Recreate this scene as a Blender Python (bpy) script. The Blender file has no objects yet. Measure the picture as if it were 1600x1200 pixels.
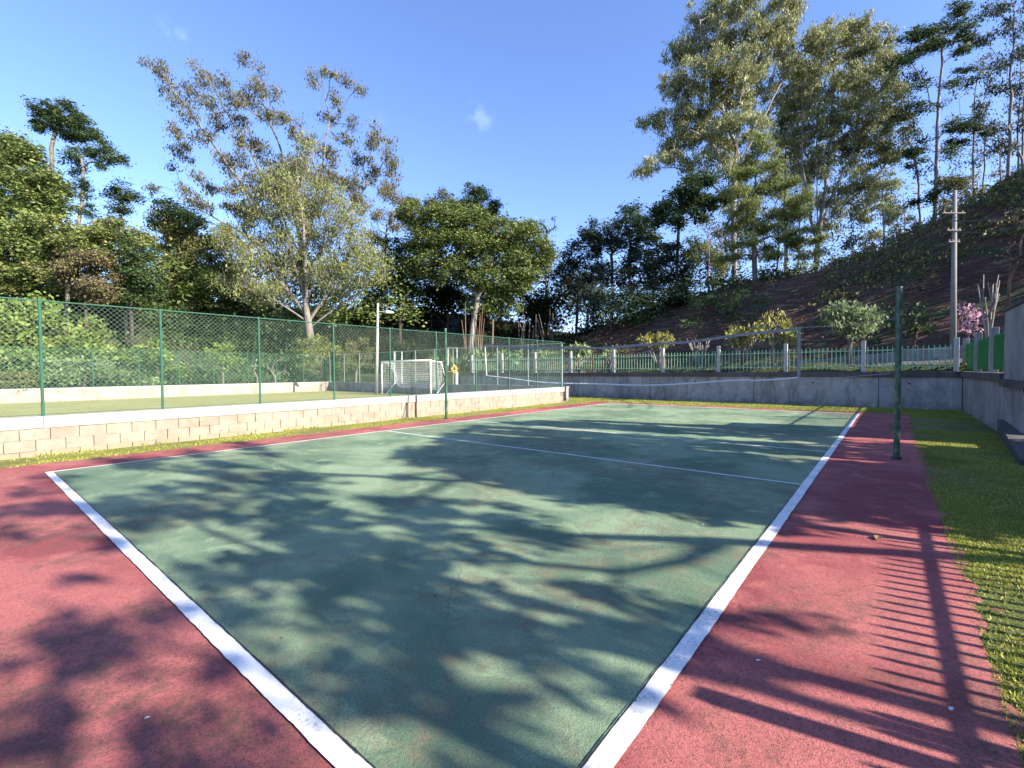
import bpy, math, random
import numpy as np
from mathutils import Vector, Matrix

random.seed(11)
rng = np.random.default_rng(11)
S = bpy.context.scene
COL = S.collection

# ------------------------------------------------------------------ camera
CAM = np.array([9.775, -0.877, 1.487])
FWD = np.array([-0.63413, 0.77271, -0.02828])
RGT = np.array([0.77311, 0.63424, -0.00627])
UPV = np.array([-0.01309, 0.02584, 0.99958])
FPX = 721.85
cam = bpy.data.cameras.new('camera')
cam.sensor_width = 36
cam.lens = 36 * FPX / 1600
cam.clip_start = 0.05
cam.clip_end = 3000
co = bpy.data.objects.new('camera', cam)
m = Matrix(((RGT[0], UPV[0], -FWD[0], CAM[0]), (RGT[1], UPV[1], -FWD[1], CAM[1]),
            (RGT[2], UPV[2], -FWD[2], CAM[2]), (0, 0, 0, 1)))
co.matrix_world = m
COL.objects.link(co)
S.camera = co

# ------------------------------------------------------------------ light
SUN_EL, SUN_AZ = math.radians(27.3), math.radians(10.5)     # azimuth from +x towards +y
SD = np.array([math.cos(SUN_EL) * math.cos(SUN_AZ), math.cos(SUN_EL) * math.sin(SUN_AZ), math.sin(SUN_EL)])
S.view_settings.view_transform = 'Standard'
S.view_settings.look = 'None'
S.view_settings.exposure = 1.58
S.view_settings.gamma = 1
S.view_settings.use_curve_mapping = False
w = bpy.data.worlds.new('World')
S.world = w
w.use_nodes = True
nt = w.node_tree
nt.nodes.clear()
wo = nt.nodes.new('ShaderNodeOutputWorld')
bg = nt.nodes.new('ShaderNodeBackground')
sky = nt.nodes.new('ShaderNodeTexSky')
sky.sky_type = 'NISHITA'
sky.sun_disc = False
sky.sun_elevation = SUN_EL
sky.sun_rotation = math.pi / 2 - SUN_AZ
sky.altitude = 700
sky.air_density = 1.0
sky.dust_density = 0.6
sky.ozone_density = 2.2
bg.inputs[1].default_value = 0.100
# two faint wisps of high cloud
tc = nt.nodes.new('ShaderNodeTexCoord')
last = sky.outputs[0]
def wdir(px, py):
    d = FWD + RGT * (px - 800) / FPX - UPV * (py - 600) / FPX
    return d / np.linalg.norm(d)
nz = nt.nodes.new('ShaderNodeTexNoise')
nz.inputs['Scale'].default_value = 26
nz.inputs['Detail'].default_value = 5
nt.links.new(tc.outputs['Generated'], nz.inputs['Vector'])
for (px, py, r, a) in ((750, 182, .034, .20), (738, 172, .02, .14), (281, 60, .02, .26), (258, 44, .02, .12), (590, 192, .03, .06)):
    vs = nt.nodes.new('ShaderNodeVectorMath'); vs.operation = 'DISTANCE'
    vs.inputs[1].default_value = wdir(px, py)
    nt.links.new(tc.outputs['Generated'], vs.inputs[0])
    mr = nt.nodes.new('ShaderNodeMapRange'); mr.interpolation_type = 'SMOOTHSTEP'
    mr.inputs['From Min'].default_value = r; mr.inputs['From Max'].default_value = 0
    mr.inputs['To Min'].default_value = 0; mr.inputs['To Max'].default_value = a
    nt.links.new(vs.outputs['Value'], mr.inputs['Value'])
    ml = nt.nodes.new('ShaderNodeMath'); ml.operation = 'MULTIPLY'
    nr_ = nt.nodes.new('ShaderNodeMapRange'); nr_.inputs['From Min'].default_value = .42; nr_.inputs['From Max'].default_value = .68
    nt.links.new(nz.outputs[0], nr_.inputs['Value'])
    nt.links.new(mr.outputs[0], ml.inputs[0]); nt.links.new(nr_.outputs[0], ml.inputs[1])
    mx = nt.nodes.new('ShaderNodeMixRGB'); mx.inputs[2].default_value = (7, 7.4, 8, 1)
    nt.links.new(ml.outputs[0], mx.inputs[0]); nt.links.new(last, mx.inputs[1]); last = mx.outputs[0]
tn = nt.nodes.new('ShaderNodeMixRGB'); tn.blend_type = 'MULTIPLY'; tn.inputs[0].default_value = 1; tn.inputs[2].default_value = (.94, 1.0, 1.28, 1)
nt.links.new(last, tn.inputs[1])
nt.links.new(tn.outputs[0], bg.inputs[0])
nt.links.new(bg.outputs[0], wo.inputs[0])
sl = bpy.data.lights.new('sun', 'SUN')
sl.energy = 5.0
sl.angle = math.radians(0.5)
sl.color = (1.0, 0.925, 0.79)
so = bpy.data.objects.new('sun', sl)
so.rotation_euler = Vector(SD).to_track_quat('Z', 'Y').to_euler()
so.location = (30, 10, 30)
COL.objects.link(so)

# ------------------------------------------------------------------ helpers
def at(px, py, depth):
    """point on the sight line of photo pixel (px, py) at a given depth."""
    return CAM + depth * (FWD + RGT * (px - 800) / FPX - UPV * (py - 600) / FPX)

def at_y(px, py, y):
    d = FWD + RGT * (px - 800) / FPX - UPV * (py - 600) / FPX
    return CAM + d * (y - CAM[1]) / d[1]

def ground(px, py, z=0.0):
    d = FWD + RGT * (px - 800) / FPX - UPV * (py - 600) / FPX
    return CAM + d * (z - CAM[2]) / d[2]

class MB:
    """collects faces and links them as one mesh object"""
    def __init__(s):
        s.v = []; s.f = []
    def box(s, x0, x1, y0, y1, z0, z1):
        b = len(s.v)
        s.v += [(x0, y0, z0), (x1, y0, z0), (x1, y1, z0), (x0, y1, z0), (x0, y0, z1), (x1, y0, z1), (x1, y1, z1), (x0, y1, z1)]
        s.f += [tuple(b + i for i in q) for q in ((0, 3, 2, 1), (4, 5, 6, 7), (0, 1, 5, 4), (1, 2, 6, 5), (2, 3, 7, 6), (3, 0, 4, 7))]
        return s
    def quad(s, *p):
        b = len(s.v); s.v += [tuple(q) for q in p]; s.f.append(tuple(range(b, b + len(p))))
        return s
    def tube(s, pts, r, n=6, cap=True):
        pts = [np.array(p, float) for p in pts]
        rs = r if hasattr(r, '__len__') else [r] * len(pts)
        prev = None; rings = []
        for i, p in enumerate(pts):
            a = pts[min(i + 1, len(pts) - 1)] - pts[max(i - 1, 0)]
            a = a / (np.linalg.norm(a) + 1e-9)
            if prev is None:
                h = np.array([0, 0, 1.]) if abs(a[2]) < .9 else np.array([1., 0, 0])
                u = np.cross(a, h)
            else:
                u = prev - a * (prev @ a)
            u = u / (np.linalg.norm(u) + 1e-9); prev = u
            v = np.cross(a, u)
            b = len(s.v)
            for k in range(n):
                t = 2 * math.pi * k / n
                s.v.append(tuple(p + rs[i] * (math.cos(t) * u + math.sin(t) * v)))
            rings.append(b)
        for i in range(len(rings) - 1):
            for k in range(n):
                k2 = (k + 1) % n
                s.f.append((rings[i] + k, rings[i] + k2, rings[i + 1] + k2, rings[i + 1] + k))
        if cap:
            s.f.append(tuple(rings[0] + k for k in reversed(range(n))))
            s.f.append(tuple(rings[-1] + k for k in range(n)))
        return s
    def build(s, name, mat, parent=None, smooth=False, bevel=0):
        me = bpy.data.meshes.new(name)
        me.from_pydata(s.v, [], s.f)
        me.materials.append(mat)
        if smooth:
            me.polygons.foreach_set('use_smooth', [True] * len(me.polygons))
        me.update()
        o = bpy.data.objects.new(name, me)
        COL.objects.link(o)
        if parent:
            o.parent = parent
        if bevel:
            b = o.modifiers.new('bevel', 'BEVEL'); b.width = bevel; b.segments = 2; b.limit_method = 'ANGLE'
        return o

def fast_mesh(name, verts, faces, mat, parent=None, smooth=False):
    """verts (n,3) and faces (m,k) arrays -> object"""
    me = bpy.data.meshes.new(name)
    n, mm, k = len(verts), len(faces), faces.shape[1]
    me.vertices.add(n); me.vertices.foreach_set('co', np.asarray(verts, np.float32).ravel())
    me.loops.add(mm * k); me.loops.foreach_set('vertex_index', faces.astype(np.int32).ravel())
    me.polygons.add(mm)
    me.polygons.foreach_set('loop_start', np.arange(0, mm * k, k, dtype=np.int32))
    me.polygons.foreach_set('loop_total', np.full(mm, k, np.int32))
    if smooth:
        me.polygons.foreach_set('use_smooth', np.ones(mm, bool))
    me.materials.append(mat)
    me.update(calc_edges=True)
    o = bpy.data.objects.new(name, me)
    COL.objects.link(o)
    if parent:
        o.parent = parent
    return o

def tag(o, label=None, cat=None, group=None, kind=None):
    if label: o['label'] = label
    if cat: o['category'] = cat
    if group: o['group'] = group
    if kind: o['kind'] = kind
    return o

def empty(name, loc=(0, 0, 0), **k):
    o = bpy.data.objects.new(name, None)
    o.empty_display_size = .2
    o.location = [float(c) for c in loc]
    COL.objects.link(o)
    return tag(o, **k)

def rebase(child, root):
    """geometry given in world space becomes a child of root without moving"""
    child.parent = root
    child.matrix_parent_inverse = Matrix.Translation(-Vector(root.location))
    return child

# ------------------------------------------------------------------ materials
def nodes(name):
    mt = bpy.data.materials.new(name); mt.use_nodes = True
    t = mt.node_tree
    return mt, t, t.nodes['Principled BSDF']

def ramp(t, fac, stops, interp='LINEAR'):
    r = t.nodes.new('ShaderNodeValToRGB'); r.color_ramp.interpolation = interp
    el = r.color_ramp.elements
    while len(el) < len(stops): el.new(.5)
    for e, (p, c) in zip(el, stops):
        e.position = p; e.color = (*c, 1) if len(c) == 3 else c
    t.links.new(fac, r.inputs[0])
    return r.outputs[0]

def noise(t, scale, detail=6, rough=.55, vec=None, dist=0):
    n = t.nodes.new('ShaderNodeTexNoise')
    n.inputs['Scale'].default_value = scale; n.inputs['Detail'].default_value = detail
    n.inputs['Roughness'].default_value = rough; n.inputs['Distortion'].default_value = dist
    if vec is None:
        g = t.nodes.new('ShaderNodeNewGeometry'); vec = g.outputs['Position']
    t.links.new(vec, n.inputs['Vector'])
    return n.outputs['Fac']

def stretched(t, sx, sy, sz, rot=0):
    g = t.nodes.new('ShaderNodeNewGeometry'); mp = t.nodes.new('ShaderNodeMapping')
    mp.inputs['Scale'].default_value = (sx, sy, sz)
    mp.inputs['Rotation'].default_value = (0, 0, rot)
    t.links.new(g.outputs['Position'], mp.inputs['Vector'])
    return mp.outputs[0]

def mix(t, a, b, fac, mode='MIX'):
    mx = t.nodes.new('ShaderNodeMixRGB'); mx.blend_type = mode
    for sock, v in ((mx.inputs[0], fac), (mx.inputs[1], a), (mx.inputs[2], b)):
        if isinstance(v, (int, float)): sock.default_value = v
        elif isinstance(v, tuple): sock.default_value = (*v, 1)
        else: t.links.new(v, sock)
    return mx.outputs[0]

def math_node(t, op, a, b=0.0):
    n = t.nodes.new('ShaderNodeMath'); n.operation = op
    for i, v in enumerate((a, b)):
        if isinstance(v, (int, float)): n.inputs[i].default_value = v
        else: t.links.new(v, n.inputs[i])
    return n.outputs[0]

def maprange(t, v, a, b, c=0., d=1., smooth=True):
    n = t.nodes.new('ShaderNodeMapRange')
    if smooth: n.interpolation_type = 'SMOOTHSTEP'
    for i, x in zip(('From Min', 'From Max', 'To Min', 'To Max'), (a, b, c, d)): n.inputs[i].default_value = x
    t.links.new(v, n.inputs['Value'])
    return n.outputs[0]

def bump(t, p, h, strength=.4, dist=.02):
    b = t.nodes.new('ShaderNodeBump'); b.inputs['Strength'].default_value = strength; b.inputs['Distance'].default_value = dist
    t.links.new(h, b.inputs['Height']); t.links.new(b.outputs[0], p.inputs['Normal'])

def plain(name, c, rough=.6, metal=0, var=.0, nscale=8, dirt=None, dscale=2.5):
    mt, t, p = nodes(name)
    out = None
    p.inputs['Roughness'].default_value = rough; p.inputs['Metallic'].default_value = metal
    if var:
        n = noise(t, nscale)
        out = ramp(t, n, [(.25, tuple(x * (1 - var) for x in c)), (.75, tuple(min(1, x * (1 + var)) for x in c))])
    if dirt:
        d = maprange(t, noise(t, dscale, 8, .7), .48, .66)
        out = mix(t, out if out is not None else tuple(c), dirt, math_node(t, 'MULTIPLY', d, .75))
    if out is not None: t.links.new(out, p.inputs['Base Color'])
    else: p.inputs['Base Color'].default_value = (*c, 1)
    return mt

def crack_mask(t, scale, width, seedoff):
    """thin wandering cracks: distance to the edge of distorted voronoi cells, kept only in patches"""
    g = t.nodes.new('ShaderNodeNewGeometry')
    nn = t.nodes.new('ShaderNodeTexNoise'); nn.inputs['Scale'].default_value = 1.6; nn.inputs['Detail'].default_value = 6
    t.links.new(g.outputs['Position'], nn.inputs['Vector'])
    vm = t.nodes.new('ShaderNodeVectorMath'); vm.operation = 'SCALE'; vm.inputs['Scale'].default_value = .5
    t.links.new(nn.outputs['Color'], vm.inputs[0])
    va = t.nodes.new('ShaderNodeVectorMath'); va.operation = 'ADD'
    t.links.new(g.outputs['Position'], va.inputs[0]); t.links.new(vm.outputs[0], va.inputs[1])
    vo = t.nodes.new('ShaderNodeTexVoronoi'); vo.feature = 'DISTANCE_TO_EDGE'; vo.inputs['Scale'].default_value = scale
    vb = t.nodes.new('ShaderNodeVectorMath'); vb.operation = 'ADD'; vb.inputs[1].default_value = (seedoff, seedoff * .7, 0)
    t.links.new(va.outputs[0], vb.inputs[0]); t.links.new(vb.outputs[0], vo.inputs['Vector'])
    line = maprange(t, vo.outputs['Distance'], 0, width * scale, 1, 0)
    patch = maprange(t, noise(t, .35, 3), .5, .58)
    return math_node(t, 'MULTIPLY', line, patch)

def court_material(name, base, pale, dirt, worn, joint=True):
    mt, t, p = nodes(name)
    big = noise(t, .55, 5, .6, dist=.3)
    c = mix(t, base, pale, maprange(t, big, .40, .60))
    c = mix(t, c, tuple(min(1, x * 1.15) for x in pale), math_node(t, 'MULTIPLY', maprange(t, noise(t, 2.3, 7, .7, dist=.6), .52, .66), .7))
    # broad washed strokes of the roller
    c = mix(t, c, pale, math_node(t, 'MULTIPLY', maprange(t, noise(t, 1, 4, .6, stretched(t, .5, 2.6, 1, .25)), .5, .75), .5))
    # algae and grime
    g1 = maprange(t, noise(t, .42, 8, .72, dist=.5), .46, .58)
    g2 = maprange(t, noise(t, 5, 8, .75), .38, .66)
    c = mix(t, c, dirt, math_node(t, 'MULTIPLY', math_node(t, 'MULTIPLY', g1, g2), .85))
    # fine speckle of the rough asphalt showing through
    sp = maprange(t, noise(t, 95, 5, .8), .47, .64)
    c = mix(t, c, tuple(x * .45 for x in dirt), math_node(t, 'MULTIPLY', sp, .75))
    sp2 = maprange(t, noise(t, 60, 5, .7), .60, .74)
    c = mix(t, c, worn, math_node(t, 'MULTIPLY', sp2, .30))
    wn = math_node(t, 'MULTIPLY', maprange(t, noise(t, 1.3, 6, .7), .6, .72), maprange(t, noise(t, 22, 6, .8), .55, .62))
    c = mix(t, c, worn, math_node(t, 'MULTIPLY', wn, .8))
    ck = crack_mask(t, .42, .0045, 3.1)
    c = mix(t, c, tuple(x * .25 for x in dirt), math_node(t, 'MULTIPLY', ck, .75 if joint else .0))
    t.links.new(c, p.inputs['Base Color'])
    r = maprange(t, noise(t, 3, 4), .3, .7, .62, .9)
    t.links.new(r, p.inputs['Roughness'])
    p.inputs['Specular IOR Level'].default_value = .3
    h = math_node(t, 'ADD', noise(t, 170, 3, .7), math_node(t, 'MULTIPLY', noise(t, 35, 4, .6), .9))
    bump(t, p, h, .8, .012)
    return mt

M = {}
M['court_green'] = court_material('court_green', (.105, .190, .118), (.250, .345, .210), (.200, .168, .105), (.40, .40, .27))
M['court_red'] = court_material('court_red', (.29, .060, .068), (.45, .135, .125), (.130, .075, .055), (.55, .38, .32), False)

mt, t, p = nodes('line_paint')
c = mix(t, (.80, .79, .76), (.62, .61, .58), maprange(t, noise(t, 3, 6), .35, .7))
wear = math_node(t, 'MULTIPLY', maprange(t, noise(t, 2.2, 5, .6), .44, .60), maprange(t, noise(t, 48, 6, .8), .53, .60))
c = mix(t, c, (.20, .18, .15), math_node(t, 'MULTIPLY', wear, .8))
c = mix(t, c, (.34, .32, .29), math_node(t, 'MULTIPLY', maprange(t, noise(t, 130, 3, .8), .56, .68), .6))
t.links.new(c, p.inputs['Base Color']); p.inputs['Roughness'].default_value = .7
bump(t, p, noise(t, 140, 4, .7), .45, .006)
M['line'] = mt

mt, t, p = nodes('line_paint_yellow')
c = mix(t, (.60, .60, .30), (.24, .32, .17), maprange(t, noise(t, 9, 6, .7), .42, .55))
t.links.new(c, p.inputs['Base Color']); p.inputs['Roughness'].default_value = .75
M['line_faded'] = mt

mt, t, p = nodes('lawn')
c = ramp(t, noise(t, .9, 6, .65), [(.3, (.095, .125, .022)), (.5, (.18, .19, .034)), (.72, (.28, .24, .065))])
c = mix(t, c, (.22, .16, .085), maprange(t, noise(t, 2.6, 8, .7), .56, .68))
c = mix(t, c, (.05, .06, .012), math_node(t, 'MULTIPLY', maprange(t, noise(t, 40, 5, .8), .52, .66), .6))
t.links.new(c, p.inputs['Base Color']); p.inputs['Roughness'].default_value = .95
bump(t, p, noise(t, 45, 6, .8), 1.0, .05)
M['lawn'] = mt

mt, t, p = nodes('turf')
c = ramp(t, noise(t, .35, 4, .6), [(.3, (.21, .22, .075)), (.7, (.28, .28, .10))])
c = mix(t, c, (.30, .27, .13), math_node(t, 'MULTIPLY', maprange(t, noise(t, 1.4, 7, .7), .52, .68), .6))
t.links.new(c, p.inputs['Base Color']); p.inputs['Roughness'].default_value = .95
bump(t, p, noise(t, 30, 4), .5, .03)
M['turf'] = mt

mt, t, p = nodes('hill_soil')
c = ramp(t, noise(t, .5, 7, .65), [(.3, (.035, .017, .011)), (.5, (.075, .030, .018)), (.7, (.115, .055, .032))])
c = mix(t, c, (.20, .14, .085), math_node(t, 'MULTIPLY', maprange(t, noise(t, 1.2, 8, .75, stretched(t, .35, 1.4, 2.2, .3)), .53, .62), .9))
c = mix(t, c, (.035, .055, .015), math_node(t, 'MULTIPLY', maprange(t, noise(t, .28, 7, .7), .52, .60), .9))
gx = t.nodes.new('ShaderNodeNewGeometry'); sx = t.nodes.new('ShaderNodeSeparateXYZ'); t.links.new(gx.outputs['Position'], sx.inputs[0])
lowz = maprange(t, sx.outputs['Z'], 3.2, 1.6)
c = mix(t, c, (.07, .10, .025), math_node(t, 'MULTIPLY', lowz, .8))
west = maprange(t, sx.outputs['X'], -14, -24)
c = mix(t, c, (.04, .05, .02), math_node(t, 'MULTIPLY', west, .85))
t.links.new(c, p.inputs['Base Color']); p.inputs['Roughness'].default_value = .95
bump(t, p, noise(t, 3, 8, .7), .8, .25)
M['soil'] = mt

mt, t, p = nodes('block')
oi = t.nodes.new('ShaderNodeObjectInfo')
c = ramp(t, oi.outputs['Random'], [(0, (.225, .172, .130)), (.35, (.25, .20, .155)), (.7, (.235, .185, .145)), (1, (.265, .218, .172))])
c = mix(t, c, (.33, .275, .22), math_node(t, 'MULTIPLY', maprange(t, noise(t, 2.5, 7, .7), .42, .62), .6))
c = mix(t, c, (.14, .10, .065), math_node(t, 'MULTIPLY', maprange(t, noise(t, 7, 8, .75), .55, .68), .55))
sz = t.nodes.new('ShaderNodeSeparateXYZ'); gg = t.nodes.new('ShaderNodeNewGeometry'); t.links.new(gg.outputs['Position'], sz.inputs[0])
low = math_node(t, 'MULTIPLY', maprange(t, sz.outputs['Z'], .2, .0), maprange(t, noise(t, 3, 6, .7), .35, .6))
c = mix(t, c, (.26, .20, .12), math_node(t, 'MULTIPLY', low, .7))
t.links.new(c, p.inputs['Base Color']); p.inputs['Roughness'].default_value = .9
bump(t, p, noise(t, 60, 6, .75), .5, .012)
M['block'] = mt
M['mortar'] = plain('mortar', (.16, .12, .09), .95, var=.3, nscale=20)

mt, t, p = nodes('cap_paint')
c = mix(t, (.42, .385, .345), (.31, .27, .23), maprange(t, noise(t, 4, 7, .7), .4, .65))
c = mix(t, c, (.33, .29, .23), math_node(t, 'MULTIPLY', maprange(t, noise(t, 11, 8, .8), .58, .68), .6))
t.links.new(c, p.inputs['Base Color']); p.inputs['Roughness'].default_value = .85
bump(t, p, noise(t, 40, 5, .7), .4, .008)
M['cap'] = mt

def concrete(name, a, b, stain, amount=.8, rscale=1.0):
    mt, t, p = nodes(name)
    c = ramp(t, noise(t, .9 * rscale, 7, .65), [(.3, a), (.7, b)])
    drip = maprange(t, noise(t, 1, 7, .7, stretched(t, 2.2, 2.2, .55)), .46, .62)
    blot = maprange(t, noise(t, 1.15, 8, .72, dist=.8), .50, .60)
    c = mix(t, c, stain, math_node(t, 'MULTIPLY', math_node(t, 'MAXIMUM', math_node(t, 'MULTIPLY', drip, .8), math_node(t, 'MULTIPLY', blot, .5)), amount))
    zz = t.nodes.new('ShaderNodeSeparateXYZ'); gz = t.nodes.new('ShaderNodeNewGeometry'); t.links.new(gz.outputs['Position'], zz.inputs[0])
    foot_ = math_node(t, 'MULTIPLY', maprange(t, zz.outputs['Z'], .35, .0), maprange(t, noise(t, 2.4, 6, .7), .35, .6))
    c = mix(t, c, tuple(x * .9 for x in stain), math_node(t, 'MULTIPLY', foot_, .6))
    streak = maprange(t, noise(t, 1, 5, .6, stretched(t, 7, 7, .25)), .56, .68)
    c = mix(t, c, stain, math_node(t, 'MULTIPLY', streak, .5 * amount))
    c = mix(t, c, tuple(x * 1.25 for x in b), math_node(t, 'MULTIPLY', maprange(t, noise(t, 3.3, 8, .75), .58, .66), .6))
    t.links.new(c, p.inputs['Base Color']); p.inputs['Roughness'].default_value = .9
    bump(t, p, math_node(t, 'ADD', noise(t, 30, 6, .7), math_node(t, 'MULTIPLY', noise(t, 3, 5), 2)), .5, .015)
    return mt
M['concrete'] = concrete('stained_concrete', (.25, .235, .235), (.40, .38, .375), (.10, .09, .085), .75)
M['concrete_dark'] = concrete('dark_concrete', (.055, .048, .048), (.11, .098, .095), (.04, .04, .04), .8)
M['render'] = concrete('grey_render', (.22, .205, .205), (.33, .31, .305), (.10, .09, .088), .6)
M['pole_concrete'] = plain('pole_concrete', (.20, .19, .18), .9, var=.15, nscale=5, dirt=(.2, .18, .16))
M['white_post'] = plain('white_post_paint', (.40, .38, .36), .7, var=.12, nscale=9, dirt=(.3, .27, .22), dscale=6)
M['post_green'] = plain('post_green_paint', (.018, .07, .045), .38, var=.25, nscale=14, dirt=(.16, .20, .13), dscale=9)
M['fence_green'] = plain('fence_green_paint', (.028, .10, .065), .45, var=.2, nscale=10)
M['fence_pale'] = plain('fence_galvanised', (.30, .37, .35), .5, .2, var=.2)
M['mesh_wire'] = plain('pvc_wire', (.15, .235, .19), .45)
M['mesh_wire_far'] = plain('pvc_wire_far', (.10, .22, .15), .5)
M['picket_sunlit'] = plain('picket_paint_sunlit', (.26, .44, .28), .45, var=.2, nscale=20, dirt=(.14, .20, .12))  # same green paint as the other pickets, sunlight put into its colour
M['picket_dark'] = plain('picket_paint_dark', (.012, .16, .035), .4, var=.2, nscale=20)  # the same green picket paint in a deeper tone
M['white'] = plain('white_enamel', (.80, .79, .77), .5, var=.06, dirt=(.5, .45, .38), dscale=7)
M['net_white'] = plain('net_cord_white', (.62, .61, .60), .8)
M['net_tape'] = plain('net_tape_grey', (.24, .22, .23), .85, var=.25, nscale=14, dirt=(.36, .36, .36), dscale=9)
M['net_black'] = plain('net_cord_dark', (.10, .10, .11), .8)
M['rope'] = plain('rope', (.36, .33, .30), .9)
M['steel'] = plain('steel', (.35, .35, .36), .45, .6)
M['insulator'] = plain('insulator', (.35, .20, .13), .3)
M['wire'] = plain('cable_rubber', (.05, .05, .055), .6)
M['asphalt'] = plain('road_asphalt', (.075, .078, .085), .9, var=.25, nscale=3, dirt=(.15, .14, .13), dscale=1.2)
M['crack'] = plain('crack_dirt', (.06, .07, .05), .95)
M['yellow'] = plain('sign_yellow', (.75, .42, .05), .5, var=.1)
M['black'] = plain('sign_black', (.02, .02, .02), .5)
M['leaf_dead'] = plain('dead_leaf', (.17, .075, .035), .8, var=.3, nscale=60)

def leaf_material(name, dark, light, third=None, trans=.25, rough=.6, share=.15, k=1.4):
    if 'understory' in name or 'blossom' in name: k = 1
    if name == 'leaf_bluish': k = 1.1
    if name == 'leaf_eucalyptus': k = 1.6
    if name == 'leaf_olive': k = 1.05
    if name == 'leaf_bright': k = 1.15
    if name == 'leaf_dark': k = 1.4
    if name == 'leaf_broad': k = 2.0
    if name == 'leaf_yellow_green': k = 1.75
    if 'pale_yellow' in name: k = .8
    dark = tuple(x * k for x in dark); light = tuple(min(.8, x * k) for x in light); third = tuple(min(.8, x * k) for x in third) if third else None
    mt, t, p = nodes(name)
    g = t.nodes.new('ShaderNodeNewGeometry')
    r = g.outputs['Random Per Island']
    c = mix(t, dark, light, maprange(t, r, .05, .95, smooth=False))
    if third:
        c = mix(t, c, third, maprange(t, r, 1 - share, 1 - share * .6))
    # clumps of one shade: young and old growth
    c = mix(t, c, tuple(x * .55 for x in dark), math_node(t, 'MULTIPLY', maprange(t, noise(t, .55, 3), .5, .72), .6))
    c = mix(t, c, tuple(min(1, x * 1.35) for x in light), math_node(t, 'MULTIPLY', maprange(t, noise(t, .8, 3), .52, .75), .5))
    t.links.new(c, p.inputs['Base Color'])
    p.inputs['Roughness'].default_value = rough
    p.inputs['Specular IOR Level'].default_value = .2
    tr = t.nodes.new('ShaderNodeBsdfTranslucent')
    bc = t.nodes.new('ShaderNodeBrightContrast'); bc.inputs['Bright'].default_value = .02
    t.links.new(c, bc.inputs[0]); t.links.new(bc.outputs[0], tr.inputs[0])
    ms = t.nodes.new('ShaderNodeMixShader'); ms.inputs[0].default_value = trans
    out = t.nodes['Material Output']
    t.links.new(p.outputs[0], ms.inputs[1]); t.links.new(tr.outputs[0], ms.inputs[2]); t.links.new(ms.outputs[0], out.inputs[0])
    return mt

def bark_material(name, a, b, scale=3):
    mt, t, p = nodes(name)
    c = ramp(t, noise(t, 1, 6, .65, stretched(t, scale, scale, scale * .25)), [(.35, a), (.65, b)])
    t.links.new(c, p.inputs['Base Color']); p.inputs['Roughness'].default_value = .9
    bump(t, p, noise(t, 14, 6, .7), .6, .04)
    return mt

L = {
    'broad': leaf_material('leaf_broad', (.046, .070, .018), (.104, .130, .038), (.135, .13, .05), share=.2),
    'dark': leaf_material('leaf_dark', (.022, .045, .018), (.06, .095, .03), (.09, .10, .04)),
    'blue': leaf_material('leaf_bluish', (.018, .035, .022), (.05, .075, .045), (.09, .09, .08), share=.12),
    'yellow': leaf_material('leaf_yellow_green', (.072, .092, .025), (.145, .160, .05), (.19, .17, .07), trans=.3),
    'bright': leaf_material('leaf_bright', (.085, .14, .03), (.19, .25, .06), (.27, .30, .10), trans=.3),
    'euc': leaf_material('leaf_eucalyptus', (.085, .10, .038), (.195, .20, .08), (.28, .26, .14), share=.2),
    'euc_left': leaf_material('leaf_eucalyptus_brown', (.06, .068, .03), (.12, .12, .05), (.17, .13, .08), k=1.1, share=.25),
    'olive': leaf_material('leaf_olive', (.085, .095, .03), (.165, .165, .055), (.24, .19, .09)),
    'brown': leaf_material('leaf_brown', (.060, .045, .025), (.115, .088, .045), (.13, .13, .05), share=.3),
    'rust': leaf_material('leaf_rust', (.20, .07, .03), (.36, .15, .06)),
    'pine': leaf_material('leaf_pine', (.075, .10, .025), (.17, .19, .05), (.24, .23, .08)),
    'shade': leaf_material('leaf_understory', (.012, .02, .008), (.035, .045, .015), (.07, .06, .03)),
    'pink': leaf_material('blossom_pink', (.62, .30, .40), (.80, .50, .58), trans=.35),
    'frangi': leaf_material('leaf_pale_yellow', (.26, .27, .06), (.46, .43, .12), (.48, .38, .12), trans=.35),
    'grey': leaf_material('leaf_grey_green', (.075, .11, .045), (.15, .19, .085), (.22, .25, .13)),
}
B = {
    'pale': bark_material('bark_pale', (.10, .085, .07), (.22, .19, .155)),
    'grey': bark_material('bark_grey', (.16, .14, .12), (.30, .27, .23)),
    'brown': bark_material('bark_brown', (.085, .065, .05), (.17, .13, .10)),
    'dark': bark_material('bark_dark', (.03, .025, .022), (.07, .055, .045)),
    'violet': bark_material('bark_cool', (.13, .11, .13), (.25, .21, .22)),
    'red': bark_material('bark_reddish', (.09, .05, .032), (.19, .115, .07)),
}

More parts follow.
